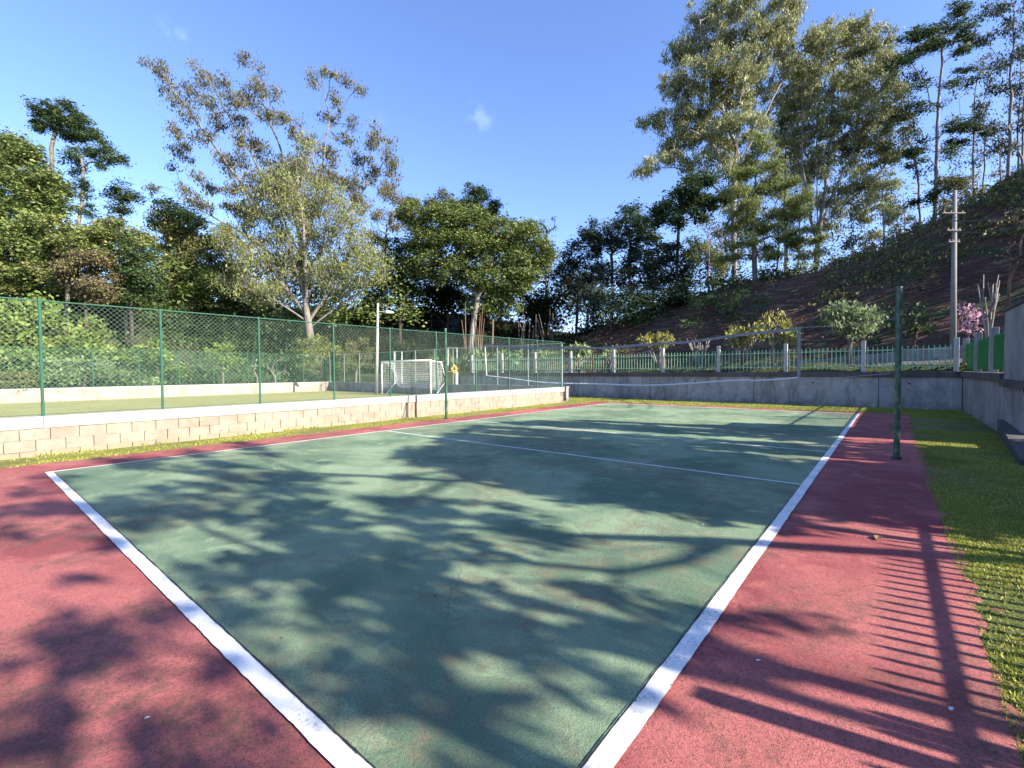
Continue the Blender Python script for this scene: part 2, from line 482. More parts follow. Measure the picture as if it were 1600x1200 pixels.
# ------------------------------------------------------------------ ground levels
CREST = [(-90, 11), (-45, 10), (-30, 7.5), (-22, 4.6), (-15, 5.6), (-10, 7.6), (0, 9.3), (5, 9.5), (8, 10.1), (12.8, 12.2), (16.5, 14.2), (25, 17), (60, 20)]
def sstep(v): v = np.clip(v, 0, 1); return v * v * (3 - 2 * v)
def height(x, y):
    x = np.asarray(x, float); y = np.asarray(y, float)
    cx = np.interp(x, [c[0] for c in CREST], [c[1] for c in CREST])
    far_base = np.interp(x, [-40, -12, 0, 6, 12, 30], [1.2, 1.2, 1.25, 1.5, 1.7, 2.4])
    t = np.clip((y - 27.0) / 17.5, 0, 1)
    hill = far_base + (cx - far_base) * (0.25 * t + 0.75 * sstep(t))
    bank = np.where(x < -25.2, .62 + sstep((-28 - x) / 25) * 9.0, -.3)
    # west bank fades into the flat north of the field
    h = np.where(y > 21.75, hill, -.3)
    h = np.where((x < -25.2), np.maximum(bank, np.where(y > 21.75, hill, -.3)), h)
    h = np.where((y > 18.6) & (y <= 21.75) & (x < -13.2), .62, h)
    east = np.where(y > 12.1, 1.25, 0) + sstep((x - 14) / 22) * 7.5
    h = np.where((x > 11.98) & (y <= 21.75), np.where((x > 14) | (y > 12.1), east, -.3), h)
    h = h - sstep((y - 62) / 60) * 6
    h = h + np.where(h > 1.0, (np.sin(x * .9 + y * .35) + np.sin(x * .37 - y * .8)) * .07 + np.sin(x * 2.3) * np.sin(y * 1.9) * .05, 0)
    return h
def hz(x, y): return float(height(x, y))

xs = np.unique(np.concatenate([[-500, -250, -150, -110], np.arange(-90, -26, 1.3), [-25.32, -25.18], np.arange(-24, -13.5, 1.2), [-13.3, -13.1], np.arange(-12, 11.5, .8), [11.72, 11.96, 12.0, 12.9, 13.9, 14.05], np.arange(15, 62, 1.3), [90, 150, 300, 500]]))
ys = np.unique(np.concatenate([[-500, -200, -90, -60], np.arange(-40, 12, 1.6), [12.0, 12.15], np.arange(13, 18.4, 1.2), [18.55, 18.65], [19.5, 20.6, 21.7, 21.8], np.arange(22.6, 50, .7), np.arange(51, 90, 2.5), [110, 150, 250, 500]]))
X, Y = np.meshgrid(xs, ys)
V = np.stack([X, Y, height(X, Y)], -1).reshape(-1, 3)
nx = len(xs)
I = (np.arange(len(ys) - 1)[:, None] * nx + np.arange(nx - 1)[None]).ravel()
F = np.stack([I, I + 1, I + 1 + nx, I + nx], 1)
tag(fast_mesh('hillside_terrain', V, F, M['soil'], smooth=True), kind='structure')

def sheet(name, x0, x1, y0, y1, z, mat, wob=0, n=60):
    """a flat sheet; wob roughens the outline a little"""
    mb = MB()
    ring = []
    r = random.Random(name)
    def edge(a, b, k):
        for i in range(k):
            s = i / k
            j = (r.random() - .5) * 2 * wob if i else 0
            dx, dy = b[0] - a[0], b[1] - a[1]; l = math.hypot(dx, dy)
            ring.append((a[0] + dx * s - dy / l * j, a[1] + dy * s + dx / l * j, z))
    c = [(x0, y0), (x1, y0), (x1, y1), (x0, y1)]
    for i in range(4): edge(c[i], c[(i + 1) % 4], n if wob else 1)
    mb.v = ring; mb.f = [tuple(range(len(ring)))]
    return tag(mb.build(name, mat), kind='structure')

sheet('lawn', -25.15, 14.1, -45, 21.75, 0, M['lawn'])
sheet('sports_field', -24.9, -2.3, -20, 18.3, .006, M['turf'])
sheet('court_red_surround', -1.02, 10.21, -12, 18.75, .006, M['court_red'], .05, 260)
sheet('court_green_surface', .03, 8.97, .03, 17.97, .010, M['court_green'])

def strip(name, a, b, wd, z, mat, seed):
    """painted line with slightly ragged edges"""
    r = random.Random(seed)
    a = np.array(a, float); b = np.array(b, float); l = np.linalg.norm(b - a); d = (b - a) / l; nrm = np.array([-d[1], d[0]])
    k = int(l / .03); vs = []; fs = []
    off1 = off2 = 0
    for i in range(k + 1):
        off1 = .75 * off1 + r.gauss(0, .0011); off2 = .75 * off2 + r.gauss(0, .0011)
        pc = a + d * l * i / k
        q = pc + nrm * (wd / 2 + off1); s_ = pc - nrm * (wd / 2 + off2)
        vs += [(q[0], q[1], z), (s_[0], s_[1], z)]
        if i: fs.append((2 * i - 2, 2 * i - 1, 2 * i + 1, 2 * i))
    mb = MB(); mb.v = vs; mb.f = fs
    return tag(mb.build(name, mat), kind='structure')
strip('court_line', (0, .04), (9, .04), .088, .0155, M['line'], 1)
strip('court_line', (0, 17.96), (9, 17.96), .07, .0155, M['line'], 2)
strip('court_line', (.035, .09), (.035, 17.92), .06, .0155, M['line'], 3)
strip('court_line', (8.955, .09), (8.955, 17.92), .092, .0155, M['line'], 4)
strip('court_line', (.07, 6.0), (8.905, 6.0), .05, .0150, M['line'], 5)
strip('court_line', (.07, 9.0), (8.905, 9.0), .05, .0150, M['line'], 6)
strip('court_line', (.07, 12.0), (5.6, 12.0), .05, .0150, M['line_faded'], 7)
# open joint along the inner edge of the near lines
strip('court_joint', (.1, .088), (8.9, .088), .010, .0180, M['black'], 8)
strip('court_joint', (8.905, .1), (8.905, 5.5), .007, .0180, M['black'], 9)

# ------------------------------------------------------------------ left retaining wall of blocks with its chain link fence
def chain_mesh(name, p0, p1, z0, z1, pitch, rad, mat, parent):
    """diagonal wires in both directions between two ground points"""
    p0 = np.array([*p0, 0.]); p1 = np.array([*p1, 0.]); Ln = np.linalg.norm(p1 - p0); d = (p1 - p0) / Ln
    nrm = np.array([-d[1], d[0], 0]); H = z1 - z0; vs = []; fs = []
    for sgn in (1, -1):
        s = -H + .02
        while s < Ln:
            # wire from (s,z0) up to (s+H,z1)
            a0, b0 = max(s, 0), min(s + H, Ln)
            za, zb = z0 + (a0 - s), z0 + (b0 - s)
            if sgn < 0: A, Bq = Ln - a0, Ln - b0
            else: A, Bq = a0, b0
            P = p0 + d * A + np.array([0, 0, za]) + nrm * .004 * sgn; Q = p0 + d * Bq + np.array([0, 0, zb]) + nrm * .004 * sgn
            ax = (Q - P) / np.linalg.norm(Q - P); u = nrm; v = np.cross(ax, u)
            b = len(vs)
            for R_ in (P, Q):
                for k in range(3):
                    t_ = 2 * math.pi * k / 3
                    vs.append(R_ + rad * (math.cos(t_) * u + math.sin(t_) * v))
            for k in range(3):
                k2 = (k + 1) % 3; fs.append((b + k, b + k2, b + 3 + k2, b + 3 + k))
            s += pitch
    o = fast_mesh(name, np.array(vs), np.array(fs), mat)
    o['kind'] = 'stuff'
    return rebase(o, parent)

WALL_Y0, WALL_Y1 = -5.6, 17.42
wl = empty('block_wall', (-2.22, 0, 0), label='low tan block wall with white cap between the court and the sports field', cat='wall')
rebase(MB().box(-2.37, -2.125, WALL_Y0, WALL_Y1, -.1, .505).build('core', M['mortar']), wl)
capo = MB()
yy = WALL_Y0
k = 0
while yy < WALL_Y1 - .01:
    ln = min(1.93, WALL_Y1 + .03 - yy)
    c_ = MB().box(-2.41, -2.075 + random.uniform(-.003, .003), yy, yy + ln - .004, .507, .715 + random.uniform(-.002, .002)).build('cap_stone', M['cap'], bevel=.008)
    rebase(c_, wl); yy += ln
brick_mesh = []
for v_ in range(8):
    r = random.Random(v_)
    mb = MB(); mb.box(-.0375, .0375, -.190, .190, -.1, .1)
    mb.v = [(a + r.uniform(-.004, .004), b_ + r.uniform(-.003, .003), c_ + r.uniform(-.003, .003)) for a, b_, c_ in mb.v]
    o = mb.build('brick', M['block']); me = o.data; bpy.data.objects.remove(o); brick_mesh.append(me)
for row, zc in enumerate((-.005, .197, .400)):
    y = WALL_Y0 + (.2 if row % 2 else .0) + .19
    i = 0
    while y < WALL_Y1 - .19:
        if row > 0 or True:
            o = bpy.data.objects.new('brick', random.choice(brick_mesh)); COL.objects.link(o)
            o.location = (-2.135 + random.uniform(-.006, .004), y, zc + random.uniform(-.001, .001)); rebase(o, wl)
        y += .392
rebase(MB().box(-2.118, -2.085, 8.28, 8.36, 0, .505).build('expansion_joint', M['concrete_dark']), wl)

def chain_fence(label, p0, p1, posts, z0, z1, pitch, rad, mat, postmat, pr=.024, parent_loc=None, name='chain_link_fence'):
    p0 = np.array(p0, float); p1 = np.array(p1, float); d = (p1 - p0) / np.linalg.norm(p1 - p0)
    rt = empty(name, (p0[0], p0[1], z0), label=label, cat='fence')
    for s in posts:
        q = p0 + d * s
        rebase(MB().tube([(q[0], q[1], z0 - .1), (q[0], q[1], z1 + .03)], pr, 8).build('post', postmat, smooth=False), rt)
    rebase(MB().tube([(*p0, z1), (*p1, z1)], .014, 6).build('top_rail', postmat), rt)
    rebase(MB().tube([(*p0, z0 + .03), (*p1, z0 + .03)], .005, 4).build('bottom_wire', postmat), rt)
    nrm = np.array([-d[1], d[0]]) * (pr + .006)
    chain_mesh('chain_link_mesh', p0 + nrm, p1 + nrm, z0 + .02, z1, pitch, rad, mat, rt)
    return rt
PY = [-3.62, -1.69, .20, 2.0, 3.97, 5.93, 7.80, 9.68, 11.62, 13.55, 15.48, 17.36]
chain_fence('tall green chain link fence on the white capped block wall beside the court', (-2.22, -5.5), (-2.22, 17.38), [v + 5.5 for v in PY], .715, 2.82, .092, .0019, M['mesh_wire'], M['fence_green'])

# field walls: west and north, same build but rougher
def low_wall(label, x0, x1, y0, y1, h, m_='block_pale'):
    rt = empty('field_wall', ((x0 + x1) / 2, (y0 + y1) / 2, 0), label=label, cat='wall')
    rebase(MB().box(x0, x1, y0, y1, -.2, h - .07).build('wall_body', M[m_]), rt)
    rebase(MB().box(x0 - .02, x1 + .02, y0 - .02, y1 + .02, h - .068, h).build('cap', M['cap'] if m_ == 'block_pale' else M['render']), rt)
    return rt
mt, t, p = nodes('pale_stone')
br = t.nodes.new('ShaderNodeTexBrick'); gp = t.nodes.new('ShaderNodeNewGeometry'); mp = t.nodes.new('ShaderNodeMapping')
mp.inputs['Rotation'].default_value = (math.pi / 2, 0, math.pi / 2)
sp_ = t.nodes.new('ShaderNodeSeparateXYZ'); cb = t.nodes.new('ShaderNodeCombineXYZ')
t.links.new(gp.outputs['Position'], sp_.inputs[0]); t.links.new(math_node(t, 'ADD', sp_.outputs['Y'], sp_.outputs['X']), cb.inputs[0]); t.links.new(sp_.outputs['Z'], cb.inputs[1])
t.links.new(cb.outputs[0], br.inputs['Vector'])
br.inputs['Scale'].default_value = 1; br.inputs['Brick Width'].default_value = .39; br.inputs['Row Height'].default_value = .2; br.inputs['Mortar Size'].default_value = .012
br.inputs['Color1'].default_value = (.27, .21, .165, 1); br.inputs['Color2'].default_value = (.21, .165, .13, 1); br.inputs['Mortar'].default_value = (.3, .24, .19, 1)
c = mix(t, br.outputs[0], (.33, .28, .24), maprange(t, noise(t, 1.6, 8, .7), .38, .58))
c = mix(t, c, (.30, .23, .17), math_node(t, 'MULTIPLY', maprange(t, noise(t, 3.5, 8, .75), .55, .66), .55))
t.links.new(c, p.inputs['Base Color']); p.inputs['Roughness'].default_value = .9
M['block_pale'] = mt
low_wall('pale block wall running along the far west side of the sports field', -25.3, -25.0, -12, 18.62, .72)
low_wall('shaded grey block wall behind the football goal', -24.98, -2.6, 18.42, 18.62, .70, 'render')
chain_fence('thin green chain link fence on the west field wall in front of the hedges', (-25.15, -12), (-25.15, 18.5), [v + 12 for v in (-10, -8, -6, -4, -2, .2, 2.23, 4.3, 6.37, 8.39, 10.32, 12.45, 14.4, 16.42, 18.4)], .72, 2.85, .16, .0035, M['mesh_wire_far'], M['fence_green'], .03)
chain_fence('chain link fence on the shaded wall behind the football goal', (-25.1, 18.52), (-2.75, 18.52), [.1, 2.2, 4.3, 6.4, 8.5, 10.8, 12.7, 14.35, 16.1, 17.92, 20.07, 22.2], .70, 2.85, .15, .0028, M['mesh_wire_far'], M['fence_pale'], .024)

# ------------------------------------------------------------------ football goal
gr = empty('football_goal', (-13.45, 17.0, 0), label='white football goal with sagging torn net on the sports field', cat='goal')
for xx in (-15.85, -11.05):
    rebase(MB().tube([(xx, 17, 0), (xx, 17, 2.15)], .05, 10).build('post', M['white'], smooth=True), gr)
    rebase(MB().tube([(xx, 17, 2.13), (xx + .0, 17.85, 2.05), (xx, 18.2, .9), (xx, 17.35, .05)], .022, 6).build('net_support', M['white']), gr)
rebase(MB().tube([(-15.9, 17, 2.15), (-11.0, 17, 2.15)], .05, 10).build('crossbar', M['white'], smooth=True), gr)
mb = MB()
def goal_net(u, v):
    # u along the mouth, v down the net; sags in the middle, does not reach the floor
    x = -15.85 + 4.8 * u
    drop = 1.85 - .45 * math.sin(math.pi * min(1, u * 1.6)) * 1 if False else 0
    hang = .95 + .72 * math.sin(math.pi * (u * .85 + .08)) ** .7
    z = 2.1 - hang * v - .10 * math.sin(3 * math.pi * u) * v
    y = 17.25 + .75 * math.sin(min(1, v * 1.2) * math.pi / 2) - .35 * v * math.sin(math.pi * u) + .06 * math.sin(9 * u + 4 * v)
    return (x, y, z)
for i in range(41):
    mb.tube([goal_net(i / 40, j / 14) for j in range(15)], .012, 3, False)
for j in range(15):
    mb.tube([goal_net(i / 40, j / 14) for i in range(41)], .012, 3, False)
for side in (-15.85, -11.05):
    for j in range(11):
        z = 2.05 - j * .16
        mb.tube([(side, 17.02, z), (side + .05, 17.5, z - .05), (side, 18.0 - j * .03, z - .08)], .006, 3, False)
    for j in range(8):
        mb.tube([(side, 17.05 + j * .12, 2.1), (side + .03, 17.05 + j * .11, 1.2), (side, 17.1 + j * .09, .45)], .006, 3, False)
o = mb.build('net', M['net_white']); rebase(o, gr)

# ------------------------------------------------------------------ volleyball posts and net
for i, (x, lab) in enumerate(((-.9, 'dark green volleyball post at the far side of the court beside the block wall'), (9.86, 'dark green volleyball post standing on the red strip beside the lawn'))):
    rt = empty('volleyball_post', (x, 8.9, 0), label=lab, cat='post', group='volleyball posts')
    rebase(MB().tube([(x, 8.9, 0), (x, 8.9, 2.79)], .042, 16, False).build('pole', M['post_green'], smooth=True), rt)
    rebase(MB().tube([(x, 8.9, 2.79), (x, 8.9, 2.81)], [.046, .040], 12).build('cap', M['post_green']), rt)
    rebase(MB().tube([(x, 8.9, 0), (x, 8.9, .05)], .062, 12).build('ground_sleeve', M['concrete_dark']), rt)
    for z in (.52, 1.42, 2.27):
        s_ = -1 if i else 1
        rebase(MB().tube([(x + s_ * .04, 8.9, z), (x + s_ * .09, 8.9, z), (x + s_ * .09, 8.9, z + .05)], .007, 5).build('hook', M['post_green']), rt)
nr = empty('volleyball_net', (4.6, 8.9, 1.33), label='sagging volleyball net with grey top tape and white bottom cord across the court', cat='net')
XL, XR = .76, 8.48
def top(x):
    s = (x - XL) / (XR - XL)
    return 2.225 - .20 * math.sin(math.pi * s) ** 1.0 + .012 * math.sin(23 * s)
def bot(x):
    s = (x - XL) / (XR - XL)
    return 1.37 - .22 * math.sin(math.pi * s) ** .8 + .014 * math.sin(17 * s) - (.02 if s > .9 else 0)
N = 90
mb = MB()
for i in range(N + 1):
    x = XL + (XR - XL) * i / N
    mb.v += [(x, 8.893, top(x) - .026), (x, 8.893, top(x) + .026), (x, 8.907, top(x) + .026), (x, 8.907, top(x) - .026)]
    if i:
        b = 4 * i
        for k in range(4): mb.f.append((b - 4 + k, b - 4 + (k + 1) % 4, b + (k + 1) % 4, b + k))
rebase(mb.build('top_tape', M['net_tape']), nr)
rebase(MB().tube([(XL + (XR - XL) * i / 120, 8.9 + .01 * math.sin(i), bot(XL + (XR - XL) * i / 120)) for i in range(121)], [.013 + .006 * abs(math.sin(i * 1.7)) for i in range(121)], 5).build('bottom_cord', M['net_white']), nr)
rebase(MB().box(XR - .024, XR + .024, 8.892, 8.908, 1.33, 2.25).build('side_band', M['net_tape']), nr)
rebase(MB().tube([(XL, 8.9, 2.22), (XL + .03, 8.9, 1.7), (XL + .05, 8.9, 1.39)], .014, 6).build('side_band', M['net_white']), nr)
mb = MB()
for i in range(1, 78):
    x = XL + (XR - XL) * i / 78
    mb.tube([(x, 8.9, top(x)), (x + .01 * math.sin(i * 2.1), 8.9, (top(x) + bot(x)) / 2), (x, 8.9, bot(x))], .0011, 3, False)
for j in range(1, 9):
    mb.tube([(XL + (XR - XL) * i / 40, 8.9, bot(XL + (XR - XL) * i / 40) + (top(XL + (XR - XL) * i / 40) - bot(XL + (XR - XL) * i / 40)) * j / 9) for i in range(41)], .0011, 3, False)
o = mb.build('net_mesh', M['net_black']); rebase(o, nr)
for a, b_ in (((XL, 8.9, 2.22), (-.86, 8.9, 2.24)), ((XL + .05, 8.9, 1.39), (-.86, 8.9, 1.42)), ((XR, 8.9, 2.24), (9.82, 8.9, 2.30)), ((XR, 8.9, 1.33), (9.82, 8.9, 1.42))):
    a, b_ = np.array(a), np.array(b_)
    rebase(MB().tube([a + (b_ - a) * s + np.array([0, 0, -.03 * math.sin(math.pi * s)]) for s in np.linspace(0, 1, 7)], .0045, 4).build('guy_rope', M['rope']), nr)

# ------------------------------------------------------------------ far concrete wall with picket fence, right wall
rt = empty('concrete_wall', (0, 21.7, 0), label='stained grey concrete retaining wall across the far end of the court', cat='wall')
rebase(MB().box(-13.3, 11.70, 21.58, 21.86, -.2, 1.17).build('wall_body', M['concrete']), rt)
rebase(MB().box(-13.3, 11.66, 21.50, 21.90, 1.172, 1.37).build('coping', M['concrete_dark'], bevel=.012), rt)
for x in (-8.9, -4.3, .35, 5.1, 9.4):
    rebase(MB().box(x, x + .025, 21.573, 21.585, .02, 1.16).build('joint', M['concrete_dark']), rt)
for x in (2.6, 3.4, 7.3, 10.3):
    rebase(MB().tube([(x, 21.57, .93), (x, 21.62, .93)], .035, 8).build('weep_hole', M['black']), rt)
rt = empty('side_wall', (11.84, 17, 0), label='grey rendered wall with green picket panels along the right side of the lawn', cat='wall')
rebase(MB().box(11.72, 11.96, 12.1, 22.4, -.2, 1.17).build('wall_body', M['render']), rt)
rebase(MB().box(11.64, 12.02, 13.97, 22.45, 1.172, 1.37).build('coping', M['concrete_dark'], bevel=.012), rt)
rebase(MB().box(11.70, 12.3, 12.1, 13.95, 1.0, 2.72).build('pier', M['render'], bevel=.01), rt)
rebase(MB().box(11.66, 12.34, 12.05, 13.99, 2.722, 2.80).build('pier_cap', M['concrete_dark']), rt)
rebase(MB().box(11.63, 12.32, 12.05, 13.96, 1.08, 1.24).build('pier_ledge', M['concrete_dark']), rt)
mb = MB(); mb.v = [(11.30, 9.4, 0), (12.3, 9.4, 0), (12.3, 13.9, 0), (11.62, 13.9, 0), (11.30, 9.4, .10), (12.3, 9.4, .10), (12.3, 13.9, .34), (11.62, 13.9, .34)]
mb.f = [(4, 5, 6, 7), (0, 1, 5, 4), (0, 4, 7, 3), (3, 7, 6, 2), (1, 2, 6, 5)]
tag(mb.build('stone_ledge', M['concrete_dark']), 'dark sloping stone ledge at the foot of the pier on the right', 'ledge')

def picket_mesh(h, wd, th, mat, nm='picket'):
    mb = MB(); a, b_ = wd / 2, th / 2
    mb.v = [(-a, -b_, 0), (a, -b_, 0), (a, b_, 0), (-a, b_, 0), (-a, -b_, h - .06), (a, -b_, h - .06), (a, b_, h - .06), (-a, b_, h - .06), (0, 0, h)]
    mb.f = [(0, 1, 5, 4), (1, 2, 6, 5), (2, 3, 7, 6), (3, 0, 4, 7), (4, 5, 8), (5, 6, 8), (6, 7, 8), (7, 4, 8)]
    o = mb.build(nm, mat); me = o.data; bpy.data.objects.remove(o)
    return me
def picket_fence(label, axis, const, posts, z0, z1, zpost, pitch, mat, postmat, pw=.14, pkw=.030, name='picket_fence'):
    loc = (posts[0], const, z0) if axis == 'x' else (const, posts[0], z0)
    rt = empty(name, loc, label=label, cat='fence')
    me = picket_mesh(z1 - z0 - .08, pkw, .02 if axis == 'x' else pkw, mat)
    P = (lambda s, z: (s, const, z)) if axis == 'x' else (lambda s, z: (const, s, z))
    for s in posts:
        q = P(s, 0)
        rebase(MB().box(q[0] - pw / 2, q[0] + pw / 2, q[1] - pw / 2, q[1] + pw / 2, z0, zpost + random.uniform(-.03, .03)).build('fence_post', postmat, bevel=.01), rt)
    for a, b_ in zip(posts[:-1], posts[1:]):
        for z in (z0 + .20, z1 - .16):
            A, Bq = P(a + pw / 2, z), P(b_ - pw / 2, z)
            if axis == 'x': mb = MB().box(A[0], Bq[0], const + .012, const + .04, z - .018, z + .018)
            else: mb = MB().box(const + .02, const + .048, A[1], Bq[1], z - .018, z + .018)
            rebase(mb.build('rail', mat), rt)
        n = int(round((b_ - a - pw) / pitch))
        for i in range(n):
            s = a + pw / 2 + (b_ - a - pw) * (i + .5) / n
            if random.random() < .015: continue
            o = bpy.data.objects.new('picket', me); COL.objects.link(o)
            o.location = P(s, z0 + .08 + random.uniform(-.006, .006)); o.rotation_euler = (0, random.uniform(-.012, .012), 0); rebase(o, rt)
    return rt
picket_fence('green picket fence between white concrete posts on top of the far wall', 'x', 21.72, [-12.3, -9.6, -6.95, -4.42, -1.73, .96, 3.6, 6.3, 8.93, 11.55], 1.37, 2.35, 2.58, .148, M['picket_sunlit'], M['white_post'])
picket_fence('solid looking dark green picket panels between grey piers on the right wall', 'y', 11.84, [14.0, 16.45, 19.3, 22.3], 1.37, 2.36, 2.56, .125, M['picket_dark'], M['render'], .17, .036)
# low railing along the lawn, beside the photographer; it throws the barred shadow on the red strip
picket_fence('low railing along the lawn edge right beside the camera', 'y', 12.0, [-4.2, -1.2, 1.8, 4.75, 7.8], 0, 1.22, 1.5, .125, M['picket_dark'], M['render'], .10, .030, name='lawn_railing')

# low wall and road behind the far fence
rt = empty('roadside_wall', (8, 27, 1.3), label='blue grey low wall behind the picket fence under the bare hillside', cat='wall')
mb = MB()
mb.v = [(1.5, 26.2, 1), (13.8, 26.2, 1), (13.8, 26.5, 1), (1.5, 26.5, 1), (1.5, 26.2, 1.45), (13.8, 26.2, 2.62), (13.8, 26.5, 2.62), (1.5, 26.5, 1.45)]
mb.f = [(4, 5, 6, 7), (0, 1, 5, 4), (1, 2, 6, 5), (2, 3, 7, 6), (3, 0, 4, 7)]
rebase(mb.build('wall_body', M['render']), rt)
mb = MB()
for i in range(30):
    x0 = -20 + i * 1.16
    z = lambda x: float(height(x, 24)) + .05
    mb.quad((x0, 22.6, hz(x0, 22.6) + .09), (x0 + 1.16, 22.6, hz(x0 + 1.16, 22.6) + .09), (x0 + 1.16, 25.9, hz(x0 + 1.16, 25.9) + .1), (x0, 25.9, hz(x0, 25.9) + .1))
tag(mb.build('road', M['asphalt']), kind='structure')

# ------------------------------------------------------------------ poles, wires, sign, barrier
def P3(*a): return [np.array(q, float) for q in a]
b0 = at(588, 602, 30.5); b1 = at(590.5, 474, 30.5)
rt = empty('light_pole', b0, label='slim pale concrete light pole behind the football goal', cat='pole')
rebase(MB().tube([b0 - [0, 0, .6], b1], [.11, .065], 8).build('pole', M['white_post'], smooth=True), rt)
a0, a1 = at(588, 487, 30.5), at(605, 487.5, 30.3)
rebase(MB().tube([a0, a1], .035, 5).build('bracket_arm', M['white_post']), rt)
rebase(MB().tube([a1 - RGT * .15, a1, a1 + RGT * .4 + [0, 0, -.03]], [.07, .12, .05], 8).build('lamp_head', M['white'], smooth=True), rt)

pb = at(1489, 560, 18.3); pt = at(1492, 298, 18.3)
rt = empty('utility_pole', (pb[0], pb[1], pb[2]), label='tall grey concrete utility pole behind the right corner of the fence', cat='pole')
rebase(MB().tube([pb, pt], [.11, .065], 10).build('pole', M['pole_concrete'], smooth=True), rt)
for py_, wd in ((333, .9), (360, .55), (378, .45)):
    c_ = at(1492, py_, 18.1); wd *= .55
    rebase(MB().tube([c_ - RGT * wd, c_ + RGT * wd * .8], .028, 5).build('crossarm', M['brown_wood'] if 'brown_wood' in M else M['pole_concrete']), rt)
    for s in (-.85, -.3, .6):
        q = c_ + RGT * wd * s
        rebase(MB().tube([q, q + [0, 0, .1]], [.03, .02], 6).build('insulator', M['insulator']), rt)
pb = at(1405, 432, 46); pt = at(1406, 358, 46)
rt = empty('utility_pole', tuple(pb), label='small dark wooden pole with crossarm on the hill crest', cat='pole')
rebase(MB().tube([pb - [0, 0, .5], pt], .14, 8).build('pole', B['dark']), rt)
c_ = at(1405, 363, 46); rebase(MB().tube([c_ - RGT * .9, c_ + RGT * .6], .06, 5).build('crossarm', B['dark']), rt)

def cable(label, a, b_, sag, r=.022, gname='overhead cables between the pole and the hill'):
    a, b_ = np.array(a), np.array(b_)
    pts = [a + (b_ - a) * s - np.array([0, 0, sag * 4 * s * (1 - s)]) for s in np.linspace(0, 1, 16)]
    o = MB().tube(pts, r, 4).build('overhead_cable', M['wire'])
    return tag(o, label, 'cable', gname)
cable('topmost overhead cable running left from the tall utility pole', at(1492, 333, 18.1), at(1000, 500, 60), .8)
cable('second overhead cable below the topmost one left of the utility pole', at(1492, 360, 18.1), at(940, 520, 62), 1.0)
cable('third overhead cable from the utility pole to the dark trees', at(1492, 378, 18.1), at(880, 540, 64), 1.1)
cable('overhead cable from the utility pole to the upper right edge', at(1492, 345, 18.1), at(1700, 290, 12), .3)
cable('lower overhead cable from the utility pole to the right edge', at(1492, 362, 18.1), at(1700, 315, 12), .3)

sg = at(710, 576, 33)
rt = empty('road_sign', (sg[0], sg[1], sg[2] - 1.5), label='yellow diamond road sign behind the chain link fence', cat='sign')
rebase(MB().tube([sg - [0, 0, 1.9], sg + [0, 0, .3]], .03, 6).build('sign_post', M['steel']), rt)
mb = MB(); s_ = .27; n_ = -FWD * .03
for off in (n_, n_ * 2):
    pass
fr = [sg + RGT * s_ + n_, sg + [0, 0, s_ * 1.3] + n_, sg - RGT * s_ + n_, sg - np.array([0, 0, s_ * 1.3]) + n_]
bk = [q - n_ * .5 for q in fr]
mb.v = [tuple(q) for q in fr + bk]; mb.f = [(0, 1, 2, 3), (7, 6, 5, 4), (0, 4, 5, 1), (1, 5, 6, 2), (2, 6, 7, 3), (3, 7, 4, 0)]
rebase(mb.build('sign_plate', M['yellow']), rt)
n2 = n_ * 1.3
rebase(MB().quad(sg - RGT * .07 + [0, 0, -.1] + n2, sg + RGT * .07 + [0, 0, -.1] + n2, sg + RGT * .07 + [0, 0, .04] + n2, sg + [0, 0, .15] + n2, sg - RGT * .07 + [0, 0, .04] + n2).build('sign_symbol', M['black']), rt)
bp = at(713.5, 603, 31)
rt = empty('barrier', tuple(bp), label='white barrier post with thin yellow boom behind the field fence', cat='barrier')
tp = at(713.5, 581, 31)
rebase(MB().tube([bp, tp], .09, 8).build('barrier_post', M['white']), rt)
rebase(MB().tube([tp, at(676, 581, 31.5)], .03, 6).build('boom', M['yellow']), rt)
# thin frames of a gate further back
for (xa, xb, ya, yb, lab) in ((617, 628, 549, 610, 'thin white pipe frame behind the football goal'), (700, 714, 543.5, 580, 'thin white pipe frame above the road sign')):
    pts = [at(xa, yb, 34), at(xa, ya, 34), at(xb, ya, 34), at(xb, yb, 34)]
    tag(MB().tube(pts, .03, 5).build('pipe_frame', M['white']), lab, 'frame')

